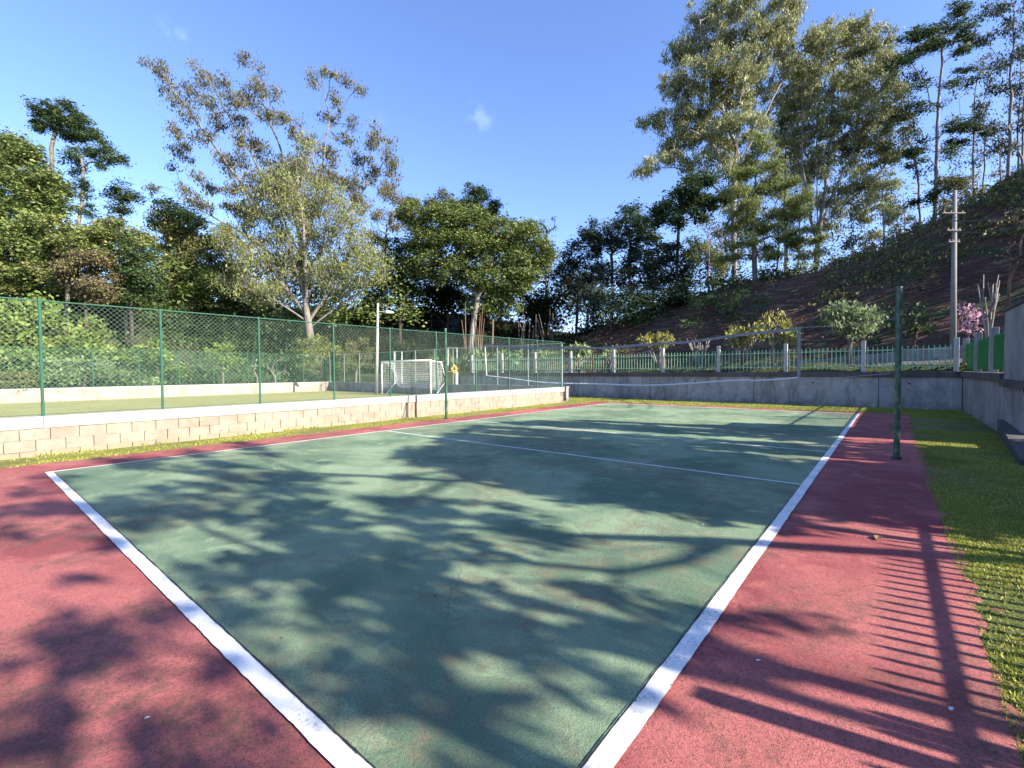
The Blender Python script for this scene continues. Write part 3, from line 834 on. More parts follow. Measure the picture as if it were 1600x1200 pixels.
# ------------------------------------------------------------------ vegetation generator
def skeleton(root_pts, tips, limbs=(), seg=1.0, gravity=.0, rtip=.012, rmax=None, power=.48, wander=.16, rs=None):
    """trunk polyline + branch paths that join every tip to the growing tree. Returns paths with radii."""
    rs = rs or np.random.default_rng(5)
    nodes_ = [np.array(q, float) for q in root_pts]
    par = [-1] + list(range(len(root_pts) - 1))
    base = nodes_[0]
    order = np.argsort([np.min([np.linalg.norm(tp_ - q) for q in nodes_]) for tp_ in tips])
    dist = [0.0]
    for i in range(1, len(nodes_)): dist.append(dist[-1] + np.linalg.norm(nodes_[i] - nodes_[i - 1]))
    tipnodes = []
    for lb_ in limbs:
        j = int(np.argmin([np.linalg.norm(lb_[0] - q) for q in nodes_[:len(root_pts)]])); prevj = j; last_ = nodes_[j]
        for q in lb_:
            k = max(1, int(np.linalg.norm(q - last_) / 1.1))
            for i in range(1, k + 1):
                pnt = last_ + (q - last_) * i / k + rs.normal(0, .05, 3)
                nodes_.append(pnt); par.append(prevj); dist.append(dist[prevj] + np.linalg.norm(q - last_) / k * .6); prevj = len(nodes_) - 1
            last_ = q
    A = np.array(nodes_); D = np.array(dist)
    startmin = max(1, int(len(root_pts) * .35))
    for ti in order:
        tp_ = np.array(tips[ti])
        dv = tp_ - A
        d = np.linalg.norm(dv, axis=1)
        cost = d + .35 * D + np.where(dv[:, 2] < 0, -dv[:, 2] * .9, 0)
        cost[:startmin] += 50
        j = int(np.argmin(cost))
        st = A[j]; Ln = d[j]
        k = max(2, int(Ln / seg))
        new = []; prevj = j
        side = rs.normal(0, 1, 3) * Ln * wander
        for q in range(1, k + 1):
            s = q / k
            pnt = st + (tp_ - st) * s + side * math.sin(math.pi * s) * .5 + np.array([0, 0, 1]) * Ln * .14 * math.sin(math.pi * s)
            if q < k: pnt = pnt + rs.normal(0, .04, 3) * seg
            nodes_.append(pnt); par.append(prevj); dist.append(dist[prevj] + Ln / k); prevj = len(nodes_) - 1
            new.append(pnt)
        A = np.vstack([A, np.array(new)]); D = np.array(dist)
        tipnodes.append(prevj)
    cnt = np.zeros(len(nodes_))
    for tn in tipnodes:
        q = tn
        while q >= 0:
            cnt[q] += 1; q = par[q]
    cnt = np.maximum(cnt, 1)
    rad = rtip * cnt ** power
    if rmax:
        sc = rmax / max(rad[0], 1e-6)
        rad = rad * sc ** (np.log(cnt + 1) / np.log(cnt[0] + 1))
    return np.array(nodes_), np.array(par), rad, cnt

def skeleton_mesh(name, nd, par, rad, mat, parent, nside=6, minr=0):
    """tubes along each node-parent link, chained to keep the surface continuous enough"""
    ch = [i for i in range(len(nd)) if par[i] >= 0 and rad[i] >= minr]
    Pa = nd[par[ch]]; Pb = nd[ch]; ra = rad[par[ch]]; rb = rad[ch]
    ra = np.minimum(ra, rb * 1.6)
    ax = Pb - Pa; ln = np.linalg.norm(ax, axis=1, keepdims=True) + 1e-9; ax = ax / ln
    Pa = Pa - ax * np.minimum(ra[:, None] * .4, ln * .2)
    h = np.where(np.abs(ax[:, 2:3]) < .8, np.array([[0, 0, 1.]]), np.array([[1., 0, 0]]))
    u = np.cross(ax, h); u /= np.linalg.norm(u, axis=1, keepdims=True); v = np.cross(ax, u)
    vs = []; n = len(ch)
    for P_, r_ in ((Pa, ra), (Pb, rb)):
        for k in range(nside):
            t_ = 2 * math.pi * k / nside
            vs.append(P_ + r_[:, None] * (math.cos(t_) * u + math.sin(t_) * v))
    vs = np.stack(vs, 1).reshape(-1, 3)
    b = np.arange(n) * 2 * nside
    fs = []
    for k in range(nside):
        k2 = (k + 1) % nside
        fs.append(np.stack([b + k, b + k2, b + nside + k2, b + nside + k], 1))
    return rebase(fast_mesh(name, vs, np.concatenate(fs), mat, smooth=True), parent)

def leaves(name, centers, spread, per, size, aspect, style, mat, parent, rs, flat=.7, droop=0.0, size_var=.35):
    n = len(centers) * per
    c = np.repeat(np.asarray(centers), per, 0)
    sp = np.repeat(np.broadcast_to(np.asarray(spread, float), (len(centers),)), per)
    off = rs.normal(0, 1, (n, 3)) * sp[:, None] * np.array([1, 1, flat])
    if droop: off[:, 2] -= np.abs(rs.normal(0, 1, n)) * sp * droop
    pos = c + off
    d = rs.normal(0, 1, (n, 3))
    if style == 'droop': d[:, 2] = -np.abs(d[:, 2]) * 1.8 - .6
    elif style == 'layer': d[:, 2] *= .35
    elif style == 'up': d[:, 2] = np.abs(d[:, 2]) * 1.5 + .4
    d /= np.linalg.norm(d, axis=1, keepdims=True)
    h = rs.normal(0, 1, (n, 3))
    if style == 'layer': h[:, 2] += 1.4
    u = np.cross(d, h); u /= np.linalg.norm(u, axis=1, keepdims=True) + 1e-9
    nn = np.cross(u, d)
    L_ = size * np.exp(rs.normal(0, size_var, n))[:, None]; W_ = L_ * aspect
    a = pos - d * L_ * .5
    tip = pos + d * L_ * .5
    lft = pos - d * L_ * .05 + u * W_ * .5 + nn * W_ * .15
    rgt = pos - d * L_ * .05 - u * W_ * .5 + nn * W_ * .15
    vs = np.stack([a, rgt, tip, lft], 1).reshape(-1, 3)
    fs = np.arange(n * 4).reshape(-1, 4)
    return rebase(fast_mesh(name, vs, fs, mat), parent)

def DX(px, x): return (x - CAM[0]) / (FWD[0] + RGT[0] * (px - 800) / FPX)
def DY(px, y): return (y - CAM[1]) / (FWD[1] + RGT[1] * (px - 800) / FPX)

def lobe_points(lobes, density, rs, shell=.45):
    """clump centres inside ellipsoids (x,y,z,rx,ry,rz)"""
    out = []
    for (x, y, z, rx, ry, rz) in lobes:
        n = max(2, int(density * (rx * ry * rz) ** (2 / 3.)))
        d = rs.normal(0, 1, (n, 3)); d /= np.linalg.norm(d, axis=1, keepdims=True)
        r = (shell + (1 - shell) * rs.random(n) ** .6)[:, None]
        out.append(np.array([x, y, z]) + d * r * np.array([rx, ry, rz]))
    return np.concatenate(out)

STAT = [0]
def tree(name, label, trunk_px, lobes_px, depth, leaf, bark, r0=.2, density=2.2, spread=.55, per=70, size=.30, aspect=.5,
         style='any', flat=.7, droop=0, shell=.45, dr=.8, seed=1, cat='tree', group=None, ground_base=True, wander=.16, nside=5, power=.48, rtip=.014, dj=0., px_scale=True, xw=None, limbs=(), twigs=0, twig_len=1.0):
    """trunk_px: photo pixels from foot to top; lobes_px: (px, py, rx, ry[, depth offset]) crown masses in photo pixels"""
    rs = np.random.default_rng(seed * 77 + 5)
    q_ = 50. / depth if depth < 50 else 1
    if leaf in ('euc', 'euc_left'): density *= 1.5; per = int(per * 2.6); r0 *= .72; size *= .8; spread *= .68; lobes_px = [(l[0], l[1], l[2] * 1.18, l[3] * 1.22, *l[4:]) for l in lobes_px]
    elif size >= .22: density *= 1.75; per = int(per * 2.3); r0 *= .7; spread *= .88; size *= .78
    else: density *= 1.3; per = int(per * 1.5)
    if trunk_px[0][0] < 290 and depth >= 43 and px_scale: depth *= .8; size *= .92; spread *= .92
    dl = None
    if xw is not None: dl = lambda px_: DX(px_, xw)
    tp_ = [at(a[0], a[1], (dl(a[0]) if dl else depth) + (a[2] if len(a) > 2 else 0)) for a in trunk_px]
    if ground_base:
        b = tp_[0]; g = hz(b[0], b[1])
        if g < b[2] - .3: tp_ = [np.array([b[0], b[1], g - .3])] + tp_
        else: tp_[0] = np.array([b[0], b[1], min(b[2], g) - .3])
    # resample trunk
    pts = [tp_[0]]
    for a, b in zip(tp_[:-1], tp_[1:]):
        k = max(1, int(np.linalg.norm(b - a) / 1.2))
        for i in range(1, k + 1): pts.append(a + (b - a) * i / k + (rs.normal(0, .05, 3) if i < k else 0))
    k = depth / FPX
    lobes = []
    for l in lobes_px:
        dd = depth + (l[4] if len(l) > 4 else rs.uniform(-dj, dj))
        if dl: dd = dl(l[0]) + rs.uniform(-.3, .3); k = dd / FPX
        c_ = at(l[0], l[1], dd); rx, rz = l[2] * k, l[3] * k
        lobes.append((c_[0], c_[1], c_[2], rx, (rx + rz) / 2 * dr if dr else rx, rz))
    cen = lobe_points(lobes, density, rs, shell)
    rt = empty(name, tuple(pts[0]), label=label, cat=cat, group=group)
    LB = []
    for lm_ in limbs:
        dd = rs.uniform(-2, 2); LB.append([at(a[0], a[1], depth + dd * i / len(lm_)) for i, a in enumerate(lm_)])
    if twigs:
        n_ = len(cen) * twigs; c_ = np.repeat(cen, twigs, 0) + rs.normal(0, spread * .7, (n_, 3)); d_ = rs.normal(0, 1, (n_, 3)) * .55 + (c_ - pts[len(pts) // 2]) / (np.linalg.norm(c_ - pts[len(pts) // 2], axis=1, keepdims=True)) * .8 + [0, 0, .5]
        d_ /= np.linalg.norm(d_, axis=1, keepdims=True); l_ = twig_len * rs.uniform(.5, 1.4, (n_, 1)); u_ = np.cross(d_, rs.normal(0, 1, (n_, 3))); u_ /= np.linalg.norm(u_, axis=1, keepdims=True); v_ = np.cross(d_, u_)
        vs = []
        for P_, r_ in ((c_ - d_ * l_ * .5, .016), (c_ + d_ * l_ * .5, .006)):
            for q_ in range(3): vs.append(P_ + r_ * (math.cos(q_ * 2.094) * u_ + math.sin(q_ * 2.094) * v_))
        vs = np.stack(vs, 1).reshape(-1, 3); b_ = np.arange(n_) * 6
        fs = np.concatenate([np.stack([b_ + q_, b_ + (q_ + 1) % 3, b_ + 3 + (q_ + 1) % 3, b_ + 3 + q_], 1) for q_ in range(3)])
        rebase(fast_mesh('twigs', vs, fs, B[bark]), rt)
    nd, par, rad, cnt = skeleton(pts, cen, LB, seg=.9, rmax=r0, wander=wander, rs=rs, power=power, rtip=rtip)
    skeleton_mesh('trunk', nd, par, rad, B[bark], rt, nside)
    leaves('crown', cen, spread * rs.uniform(.7, 1.25, len(cen)), per, size, aspect, style, L[leaf], rt, rs, flat, droop)
    STAT[0] += len(cen) * per
    return rt

# ------------------------------------------------------------------ west forest (left of the picture)
FW = 'forest trees on the bank beyond the sports field'
tree('forest_tree', 'tall dark green tree with layered crown at the far left edge', [(28, 450), (30, 330), (25, 260)],
     [(22, 235, 38, 22), (50, 268, 42, 34), (12, 290, 45, 36), (60, 325, 45, 34), (20, 345, 48, 36), (85, 300, 22, 26)], 50, 'broad', 'grey', .35, 3.2, .55, 110, .34, .5, 'layer', seed=1, cat='tree', group=FW)
tree('forest_tree', 'hazy round topped tree peeping over the far left crown', [(5, 420), (5, 300)],
     [(5, 235, 30, 20), (-20, 260, 30, 30)], 60, 'dark', 'grey', .25, 2.2, .6, 80, .34, .5, 'layer', seed=2, group=FW)
tree('flat_topped_tree', 'wind swept tree with flat dark tufts and bare pale trunk above the left forest', [(96, 470), (93, 340), (82, 290), (80, 230), (86, 205)],
     [(72, 174, 26, 15), (100, 182, 34, 19), (128, 200, 26, 20), (85, 192, 34, 14), (142, 216, 18, 14), (112, 208, 26, 12), (55, 188, 14, 12), (60, 205, 14, 8)], 54, 'dark', 'pale', .24, 4.2, .38, 110, .26, .42, 'layer', flat=.5, seed=3, wander=.22)
tree('leaning_tree', 'thin crooked tree with pale stub branches beside the flat topped tree', [(118, 450), (121, 370), (128, 320), (130, 262)],
     [(150, 230, 28, 13), (175, 245, 20, 11), (130, 240, 34, 14), (165, 238, 24, 12), (192, 252, 10, 6), (112, 258, 24, 12), (118, 300, 18, 20), (142, 285, 16, 12), (150, 262, 16, 8), (130, 320, 22, 18)], 52, 'dark', 'pale', .22, 3.4, .38, 80, .25, .42, 'layer', flat=.55, seed=4, wander=.3)
tree('forest_tree', 'small dark dome of leaves on a thin trunk against the sky left of centre', [(195, 460), (192, 350)],
     [(192, 297, 22, 13), (178, 310, 18, 10), (205, 312, 18, 12), (185, 330, 24, 10)], 56, 'dark', 'dark', .2, 3.6, .42, 90, .27, .45, 'layer', seed=5, group=FW)
tree('forest_tree', 'dark tufted crown just left of the big airy eucalyptus', [(262, 470), (262, 380)],
     [(258, 325, 26, 16), (282, 335, 24, 16), (245, 345, 22, 14), (300, 352, 30, 14)], 56, 'dark', 'dark', .22, 3.6, .45, 90, .28, .45, 'layer', seed=6, group=FW)
tree('forest_tree', 'olive green bushy tree at the left edge above the fence', [(33, 470), (32, 420), (30, 395)],
     [(10, 385, 45, 30), (55, 375, 45, 30), (-20, 410, 45, 30), (40, 420, 46, 24), (90, 395, 30, 30)], 46, 'broad', 'pale', .22, 3.6, .5, 120, .28, .55, 'layer', seed=7, group=FW)
tree('forest_tree', 'yellow green tree in front of the leaning trunk', [(105, 480), (108, 420)],
     [(120, 375, 36, 24), (150, 395, 34, 22), (95, 360, 28, 22), (170, 360, 28, 20), (75, 430, 34, 22), (20, 440, 40, 14)], 45, 'yellow', 'grey', .2, 3.6, .45, 120, .26, .55, 'layer', seed=8, group=FW)
tree('forest_tree', 'reddish brown bush like tree in the middle of the left forest', [(135, 490), (135, 460)],
     [(125, 430, 34, 26), (160, 420, 26, 26), (150, 455, 36, 20), (110, 400, 26, 20)], 44, 'brown', 'brown', .18, 3.4, .45, 110, .24, .5, 'any', seed=9, group=FW)
tree('forest_tree', 'dark green tree with shaded lower branches right of the brown one', [(205, 490), (205, 440)],
     [(205, 400, 30, 28), (225, 430, 30, 24), (195, 440, 30, 26), (185, 465, 34, 16), (225, 462, 30, 16)], 46, 'dark', 'dark', .22, 3.6, .48, 110, .27, .5, 'layer', seed=10, group=FW)
tree('forest_tree', 'bright lime crown catching the sun above the brown tree', [(198, 470), (200, 400)],
     [(185, 362, 30, 16), (210, 372, 26, 14), (165, 350, 22, 12), (225, 385, 22, 12)], 48, 'yellow', 'grey', .2, 3.8, .42, 110, .25, .55, 'layer', seed=11, group=FW)
tree('forest_tree', 'tall pale yellow tree hung with dry creepers beside the eucalyptus', [(290, 500), (288, 420), (280, 370)],
     [(262, 345, 26, 20), (285, 365, 34, 28), (270, 395, 34, 30), (310, 400, 34, 34), (290, 430, 40, 30), (268, 460, 30, 24), (320, 445, 34, 28)], 46, 'olive', 'pale', .25, 3.5, .45, 120, .24, .5, 'any', seed=12, group=FW)
tree('forest_tree', 'fresh green round tree low in front of the creeper hung one', [(300, 500), (300, 460)],
     [(300, 455, 30, 20), (330, 440, 26, 20), (275, 475, 24, 16)], 43, 'bright', 'grey', .15, 3.6, .4, 110, .22, .55, 'layer', seed=13, group=FW)
tree('forest_tree', 'shaded green tree filling the gap left of the pale trunk', [(370, 510), (372, 460)],
     [(345, 380, 34, 26), (350, 430, 34, 30), (375, 465, 36, 26), (330, 480, 34, 22), (400, 490, 30, 18)], 50, 'broad', 'dark', .22, 3.3, .5, 100, .28, .5, 'layer', seed=14, group=FW)

# big airy eucalyptus: upper crown and twiggy lower crown
z5 = [(560, 120, 34, 26), (600, 185, 40, 24), (530, 100, 18, 12), (700, 110, 22, 16), (735, 165, 44, 24), (780, 175, 40, 22), (690, 215, 44, 28), (880, 95, 36, 20), (925, 130, 22, 14), (920, 185, 48, 24), (900, 235, 52, 26),
      (965, 215, 30, 26), (760, 245, 40, 24), (620, 240, 34, 20), (680, 290, 36, 24), (630, 350, 34, 24), (730, 375, 44, 26), (860, 380, 40, 26), (870, 310, 36, 30), (960, 310, 40, 30), (1030, 310, 44, 26), (1075, 360, 40, 20),
      (1130, 130, 38, 16), (1110, 180, 26, 18), (1190, 150, 30, 16), (1240, 165, 30, 14), (1290, 205, 26, 16), (1200, 235, 36, 20), (1180, 300, 42, 20), (1260, 320, 34, 18), (1240, 380, 36, 20), (1345, 345, 30, 12), (1330, 395, 48, 22),
      (1390, 440, 34, 24), (1400, 475, 26, 18), (1340, 500, 44, 28), (1290, 450, 40, 26), (1250, 530, 40, 30), (1110, 400, 36, 24), (700, 510, 34, 18), (760, 560, 40, 26), (640, 560, 30, 20), (600, 480, 22, 12), (555, 545, 26, 18), (840, 560, 40, 26), (820, 620, 36, 20), (1390, 400, 20, 12),
      (660, 420, 50, 30), (820, 460, 60, 40), (930, 400, 50, 40), (980, 480, 50, 40), (1060, 470, 60, 40), (1180, 420, 40, 40), (1200, 520, 50, 40), (1140, 540, 60, 50), (900, 540, 60, 50), (1000, 560, 60, 50), (780, 320, 40, 30), (830, 240, 40, 30), (700, 600, 50, 30), (900, 640, 70, 40), (1290, 600, 50, 40), (1380, 560, 40, 30), (1080, 620, 70, 50)]
tree('eucalyptus_tree', 'very tall airy eucalyptus with bare forking limbs towering over the left forest', [(484, 530), (480, 490), (476, 450), (470, 400), (462, 350), (450, 300)],
     [(a / 2.286, 50 + b / 2.286, c / 2.286 * .95, d / 2.286 * .95) for a, b, c, d in z5], 44, 'euc_left', 'pale', .44, 5.4, .48, 26, .26, .38, 'droop', flat=.6, droop=.5, shell=.1, dr=1.0, dj=2.5, seed=20, wander=.12, power=.5, rtip=.012, twigs=3, twig_len=.9,
     limbs=[[(478, 430), (430, 360), (350, 250), (290, 165), (240, 105)], [(474, 410), (415, 280), (355, 175), (318, 110)], [(472, 390), (440, 240), (400, 130), (378, 92)], [(478, 400), (502, 270), (514, 180), (498, 110)], [(482, 420), (550, 320), (605, 245)], [(480, 440), (380, 365), (280, 310)], [(515, 200), (545, 150), (560, 135)], [(350, 250), (330, 170), (322, 120)], [(510, 330), (570, 250), (590, 210)]])
tree('twiggy_tree', 'broad olive brown tree dense with fine twigs under the airy eucalyptus', [(486, 535), (481, 500), (477, 470), (472, 430)],
     [(440, 275, 36, 30), (465, 262, 26, 22), (415, 300, 40, 34), (460, 310, 46, 36), (505, 310, 44, 34), (400, 345, 46, 34), (450, 360, 50, 36), (505, 365, 46, 36), (545, 345, 34, 36), (560, 390, 36, 34), (520, 420, 46, 34), (455, 415, 50, 34),
      (395, 400, 40, 36), (370, 435, 34, 30), (420, 455, 40, 26), (540, 455, 36, 24), (585, 420, 22, 26), (350, 370, 22, 24), (480, 230, 20, 16)], 40, 'yellow', 'pale', .36, 5.6, .42, 55, .17, .42, 'droop', flat=.8, droop=.3, shell=.2, dr=.9, dj=1.5, seed=21, wander=.10, rtip=.013, twigs=5, twig_len=1.4,
     limbs=[[(484, 500), (440, 440), (395, 380), (350, 345)], [(480, 480), (450, 380), (425, 300), (410, 270)], [(478, 470), (475, 350), (462, 255)], [(480, 480), (505, 380), (520, 300)], [(484, 500), (530, 430), (560, 370), (580, 330)], [(485, 512), (525, 480), (570, 455)], [(483, 505), (430, 470), (385, 450)]])
tree('forest_tree', 'sparse reddish tree reaching right of the big eucalyptus', [(590, 510), (600, 420), (605, 350)],
     [(612, 270, 14, 14), (600, 300, 18, 14), (625, 310, 16, 14), (595, 340, 24, 16), (618, 350, 22, 16), (580, 370, 24, 18)], 50, 'brown', 'grey', .2, 3.0, .4, 55, .24, .42, 'droop', droop=.4, shell=.2, seed=22, group=FW)

# ------------------------------------------------------------------ centre
FC = 'trees beyond the far end of the sports field'
tree('broad_tree', 'wide dense green tree in the middle above the fence', [(735, 540), (742, 490), (750, 440)],
     [(650, 335, 30, 20), (690, 345, 42, 24), (735, 352, 40, 24), (780, 368, 42, 24), (820, 375, 34, 24), (840, 400, 24, 28), (665, 375, 34, 26), (715, 385, 46, 28), (770, 398, 44, 28), (815, 420, 36, 26), (655, 405, 30, 24),
      (700, 425, 42, 22), (752, 432, 40, 20), (800, 450, 34, 16)], 46, 'broad', 'grey', .4, 4.0, .5, 135, .27, .55, 'layer', seed=30, group=FC)
tree('conifer_like_tree', 'dark conical crown poking above the wide middle tree', [(742, 480), (745, 330)],
     [(738, 298, 18, 11), (745, 312, 26, 12), (730, 322, 26, 12), (765, 325, 18, 12), (750, 336, 32, 10)], 60, 'dark', 'dark', .25, 4.2, .4, 100, .26, .45, 'layer', seed=31, group=FC)
tree('forest_tree', 'grey green crown left of the dark conical one', [(690, 470), (690, 350)],
     [(690, 312, 20, 12), (672, 322, 22, 12), (704, 325, 16, 10), (640, 320, 20, 12)], 58, 'olive', 'grey', .2, 3.6, .42, 80, .27, .45, 'layer', seed=32, group=FC)
tree('bare_tree', 'leafless pinkish treetop above the right end of the middle tree', [(855, 480), (852, 400), (853, 370)],
     [(848, 348, 10, 5), (862, 345, 8, 5), (866, 358, 8, 6), (832, 352, 10, 6), (826, 345, 8, 4), (855, 362, 8, 6)], 60, 'brown', 'red', .18, 6.5, .25, 14, .2, .4, 'up', seed=33, shell=.2)
tree('forest_tree', 'dark evergreen in the shadow left of the middle tree', [(625, 520), (622, 440)],
     [(610, 395, 24, 26), (635, 430, 28, 28), (605, 450, 34, 28), (585, 480, 30, 22), (640, 470, 26, 24)], 48, 'dark', 'dark', .25, 3.6, .5, 100, .28, .5, 'layer', seed=34, group=FC)
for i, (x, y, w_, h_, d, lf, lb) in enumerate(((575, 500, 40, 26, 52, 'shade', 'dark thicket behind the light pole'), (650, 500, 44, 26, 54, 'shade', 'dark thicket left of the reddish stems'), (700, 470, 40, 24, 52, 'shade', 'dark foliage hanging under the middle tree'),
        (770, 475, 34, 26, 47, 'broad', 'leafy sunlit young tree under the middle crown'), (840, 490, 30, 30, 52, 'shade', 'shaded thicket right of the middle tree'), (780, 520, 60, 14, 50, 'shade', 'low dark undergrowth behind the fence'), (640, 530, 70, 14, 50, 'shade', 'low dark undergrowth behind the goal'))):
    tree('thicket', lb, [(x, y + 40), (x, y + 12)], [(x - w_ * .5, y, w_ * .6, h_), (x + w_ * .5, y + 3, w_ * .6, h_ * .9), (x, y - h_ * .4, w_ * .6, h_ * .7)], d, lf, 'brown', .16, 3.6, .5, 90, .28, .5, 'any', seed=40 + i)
# groups of bare stems under the crowns
r = random.Random(4)
for gi, (xa, xb, yb, yt, d, bk, n, lb) in enumerate(((722, 752, 548, 478, 45, 'red', 7, 'cluster of slim reddish trunks under the wide middle tree'), (812, 866, 556, 492, 44, 'brown', 12, 'row of slim sunlit trunks right of the middle tree'), (590, 700, 560, 470, 50, 'dark', 8, 'dark slim trunks in the shade behind the goal'))):
    q0 = at((xa + xb) / 2, yb, d); rt = empty('multi_stem_tree', (q0[0], q0[1], hz(q0[0], q0[1])), label=lb, cat='tree')
    for k in range(n):
        xx = r.uniform(xa, xb); b0 = at(xx, yb, d + r.uniform(-2, 2)); g = hz(b0[0], b0[1]); b0 = np.array([b0[0], b0[1], g - .3])
        t0 = at(xx + r.uniform(-10, 10), yt + r.uniform(-12, 25), d + r.uniform(-1, 1))
        md = (b0 + t0) / 2 + np.array([r.uniform(-.3, .3), 0, 0])
        rebase(MB().tube([b0, md, t0], [.085, .06, .03], 5, False).build('stem', B[bk], smooth=True), rt)

# ------------------------------------------------------------------ right slope
FR = 'dark trees on the right hand slope'
tree('slope_tree', 'dark blue green tree at the left foot of the slope', [(900, 540), (902, 470)],
     [(893, 400, 26, 20), (915, 375, 24, 18), (880, 430, 24, 22), (905, 440, 28, 22), (925, 410, 26, 22)], 50, 'blue', 'dark', .22, 2.9, .5, 80, .28, .5, 'layer', seed=50, group=FR)
tree('slope_tree', 'slender trunked dark tree with open crown against the sky', [(955, 530), (958, 460), (955, 400)],
     [(935, 358, 26, 14), (965, 365, 26, 16), (925, 378, 24, 14), (950, 385, 26, 14), (980, 395, 18, 12)], 48, 'blue', 'dark', .22, 3.4, .45, 80, .27, .5, 'layer', seed=51, group=FR)
tree('slope_tree', 'dark green tree with a pointed top in the middle of the slope', [(984, 525), (984, 440), (984, 360)],
     [(985, 330, 16, 12), (975, 345, 24, 14), (1000, 350, 22, 14), (985, 368, 34, 14), (1010, 385, 26, 14)], 48, 'dark', 'dark', .22, 3.8, .45, 90, .27, .5, 'layer', seed=52, group=FR)
tree('slope_tree', 'tall open dark tree standing in front of the left eucalyptus', [(1060, 470), (1058, 400), (1062, 340)],
     [(1035, 330, 22, 12), (1060, 308, 24, 12), (1085, 292, 26, 16), (1108, 282, 22, 10), (1100, 308, 26, 12), (1120, 318, 20, 12), (1040, 350, 26, 12), (1075, 325, 18, 10), (1095, 335, 14, 10)], 43, 'dark', 'dark', .22, 4.2, .42, 110, .30, .55, 'layer', seed=53, group=FR)
tree('slope_tree', 'lower dark tree with glossy leaves filling the slope centre', [(1020, 500), (1020, 440)],
     [(1000, 415, 34, 18), (1035, 400, 30, 18), (1050, 420, 30, 18), (965, 430, 30, 16), (1015, 442, 36, 16), (1060, 445, 28, 14)], 44, 'blue', 'dark', .2, 3.4, .48, 95, .28, .5, 'layer', seed=54, group=FR)
tree('slope_tree', 'wide low dark foliage hanging over the bare soil', [(955, 520), (955, 480)],
     [(935, 465, 32, 16), (975, 470, 34, 16), (1010, 465, 34, 14), (1050, 465, 34, 12), (945, 490, 30, 12), (1000, 485, 34, 9)], 41, 'blue', 'dark', .18, 3.6, .45, 95, .25, .5, 'layer', seed=55, group=FR)
tree('slope_tree', 'yellow green young tree lit by the sun right of the dark trees', [(1108, 455), (1105, 400)],
     [(1080, 385, 18, 16), (1100, 395, 22, 20), (1120, 410, 18, 18), (1078, 410, 16, 16), (1118, 435, 18, 12)], 44, 'yellow', 'brown', .15, 3.6, .4, 90, .22, .5, 'any', seed=56)
tree('slope_bush', 'pale brown dry bush with bare stems at the left foot of the slope', [(920, 530), (918, 490)],
     [(900, 450, 26, 18), (925, 445, 22, 18), (910, 475, 28, 18), (935, 470, 18, 18)], 47, 'brown', 'pale', .15, 3.2, .4, 40, .2, .42, 'any', seed=57, cat='bush')
tree('autumn_bush', 'small rust orange bush on the hill crest', [(1168, 462), (1168, 450)],
     [(1162, 440, 12, 7), (1178, 446, 10, 6), (1160, 452, 14, 5)], 41, 'rust', 'brown', .08, 5, .3, 60, .18, .5, 'any', seed=58, cat='bush')

# the two big eucalypts
tree('eucalyptus_tree', 'tall left hand eucalyptus with drooping pale foliage at the top of the picture', [(1148, 455), (1145, 330), (1150, 240), (1158, 140), (1165, 60)],
     [(1110, 15, 34, 20), (1150, -5, 40, 22), (1190, 0, 44, 22), (1230, 15, 28, 16), (1095, 60, 34, 24), (1140, 55, 44, 28), (1190, 55, 44, 28), (1225, 50, 24, 20), (1060, 80, 28, 20), (1100, 110, 40, 26), (1150, 110, 40, 28), (1190, 110, 36, 30),
      (1058, 130, 26, 20), (1090, 155, 38, 22), (1130, 165, 40, 24), (1045, 185, 34, 16), (1080, 200, 40, 20), (1012, 190, 18, 10), (1120, 215, 40, 22), (1060, 225, 30, 16), (1040, 250, 32, 12), (1010, 258, 20, 8), (1095, 250, 34, 14), (1160, 190, 34, 24), (996, 268, 10, 5), (1135, 260, 30, 18)],
     46, 'euc', 'violet', .38, 5.5, .42, 42, .28, .36, 'droop', flat=.7, droop=.8, shell=.15, dr=.9, dj=2.5, seed=60, rtip=.012, wander=.1, twigs=1,
     limbs=[[(1148, 330), (1110, 285), (1055, 262), (1005, 262)], [(1150, 290), (1110, 220), (1050, 190)], [(1152, 240), (1120, 140), (1095, 60), (1090, 10)], [(1158, 150), (1195, 70), (1230, 10)], [(1150, 270), (1190, 190), (1225, 120)], [(1154, 200), (1080, 130), (1055, 90)]])
tree('eucalyptus_tree', 'wide right hand eucalyptus with many pale ascending limbs', [(1272, 430), (1280, 360), (1290, 300), (1302, 220), (1312, 150)],
     [(1300, 48, 34, 14), (1335, 45, 34, 14), (1360, 65, 30, 18), (1275, 70, 34, 18), (1315, 85, 44, 22), (1365, 100, 34, 24), (1390, 85, 16, 14), (1255, 110, 34, 24), (1300, 130, 44, 26), (1350, 140, 40, 28), (1390, 135, 20, 22), (1255, 160, 34, 26),
      (1305, 180, 40, 28), (1355, 190, 40, 28), (1395, 190, 26, 22), (1260, 210, 34, 26), (1310, 235, 36, 24), (1360, 240, 34, 26), (1400, 240, 22, 18), (1275, 260, 34, 22), (1330, 285, 30, 22), (1370, 295, 28, 22), (1240, 135, 22, 22), (1300, 310, 22, 18), (1345, 330, 22, 14), (1390, 330, 18, 14)],
     48, 'euc', 'pale', .38, 5.5, .44, 42, .28, .36, 'droop', flat=.7, droop=.7, shell=.15, dr=.9, dj=3, seed=61, rtip=.012, wander=.08, twigs=1,
     limbs=[[(1275, 380), (1252, 260), (1256, 120)], [(1280, 360), (1298, 230), (1305, 60)], [(1283, 350), (1335, 230), (1355, 80)], [(1288, 350), (1375, 270), (1425, 185)], [(1278, 370), (1275, 240), (1285, 100)], [(1290, 330), (1360, 300), (1400, 250)]])
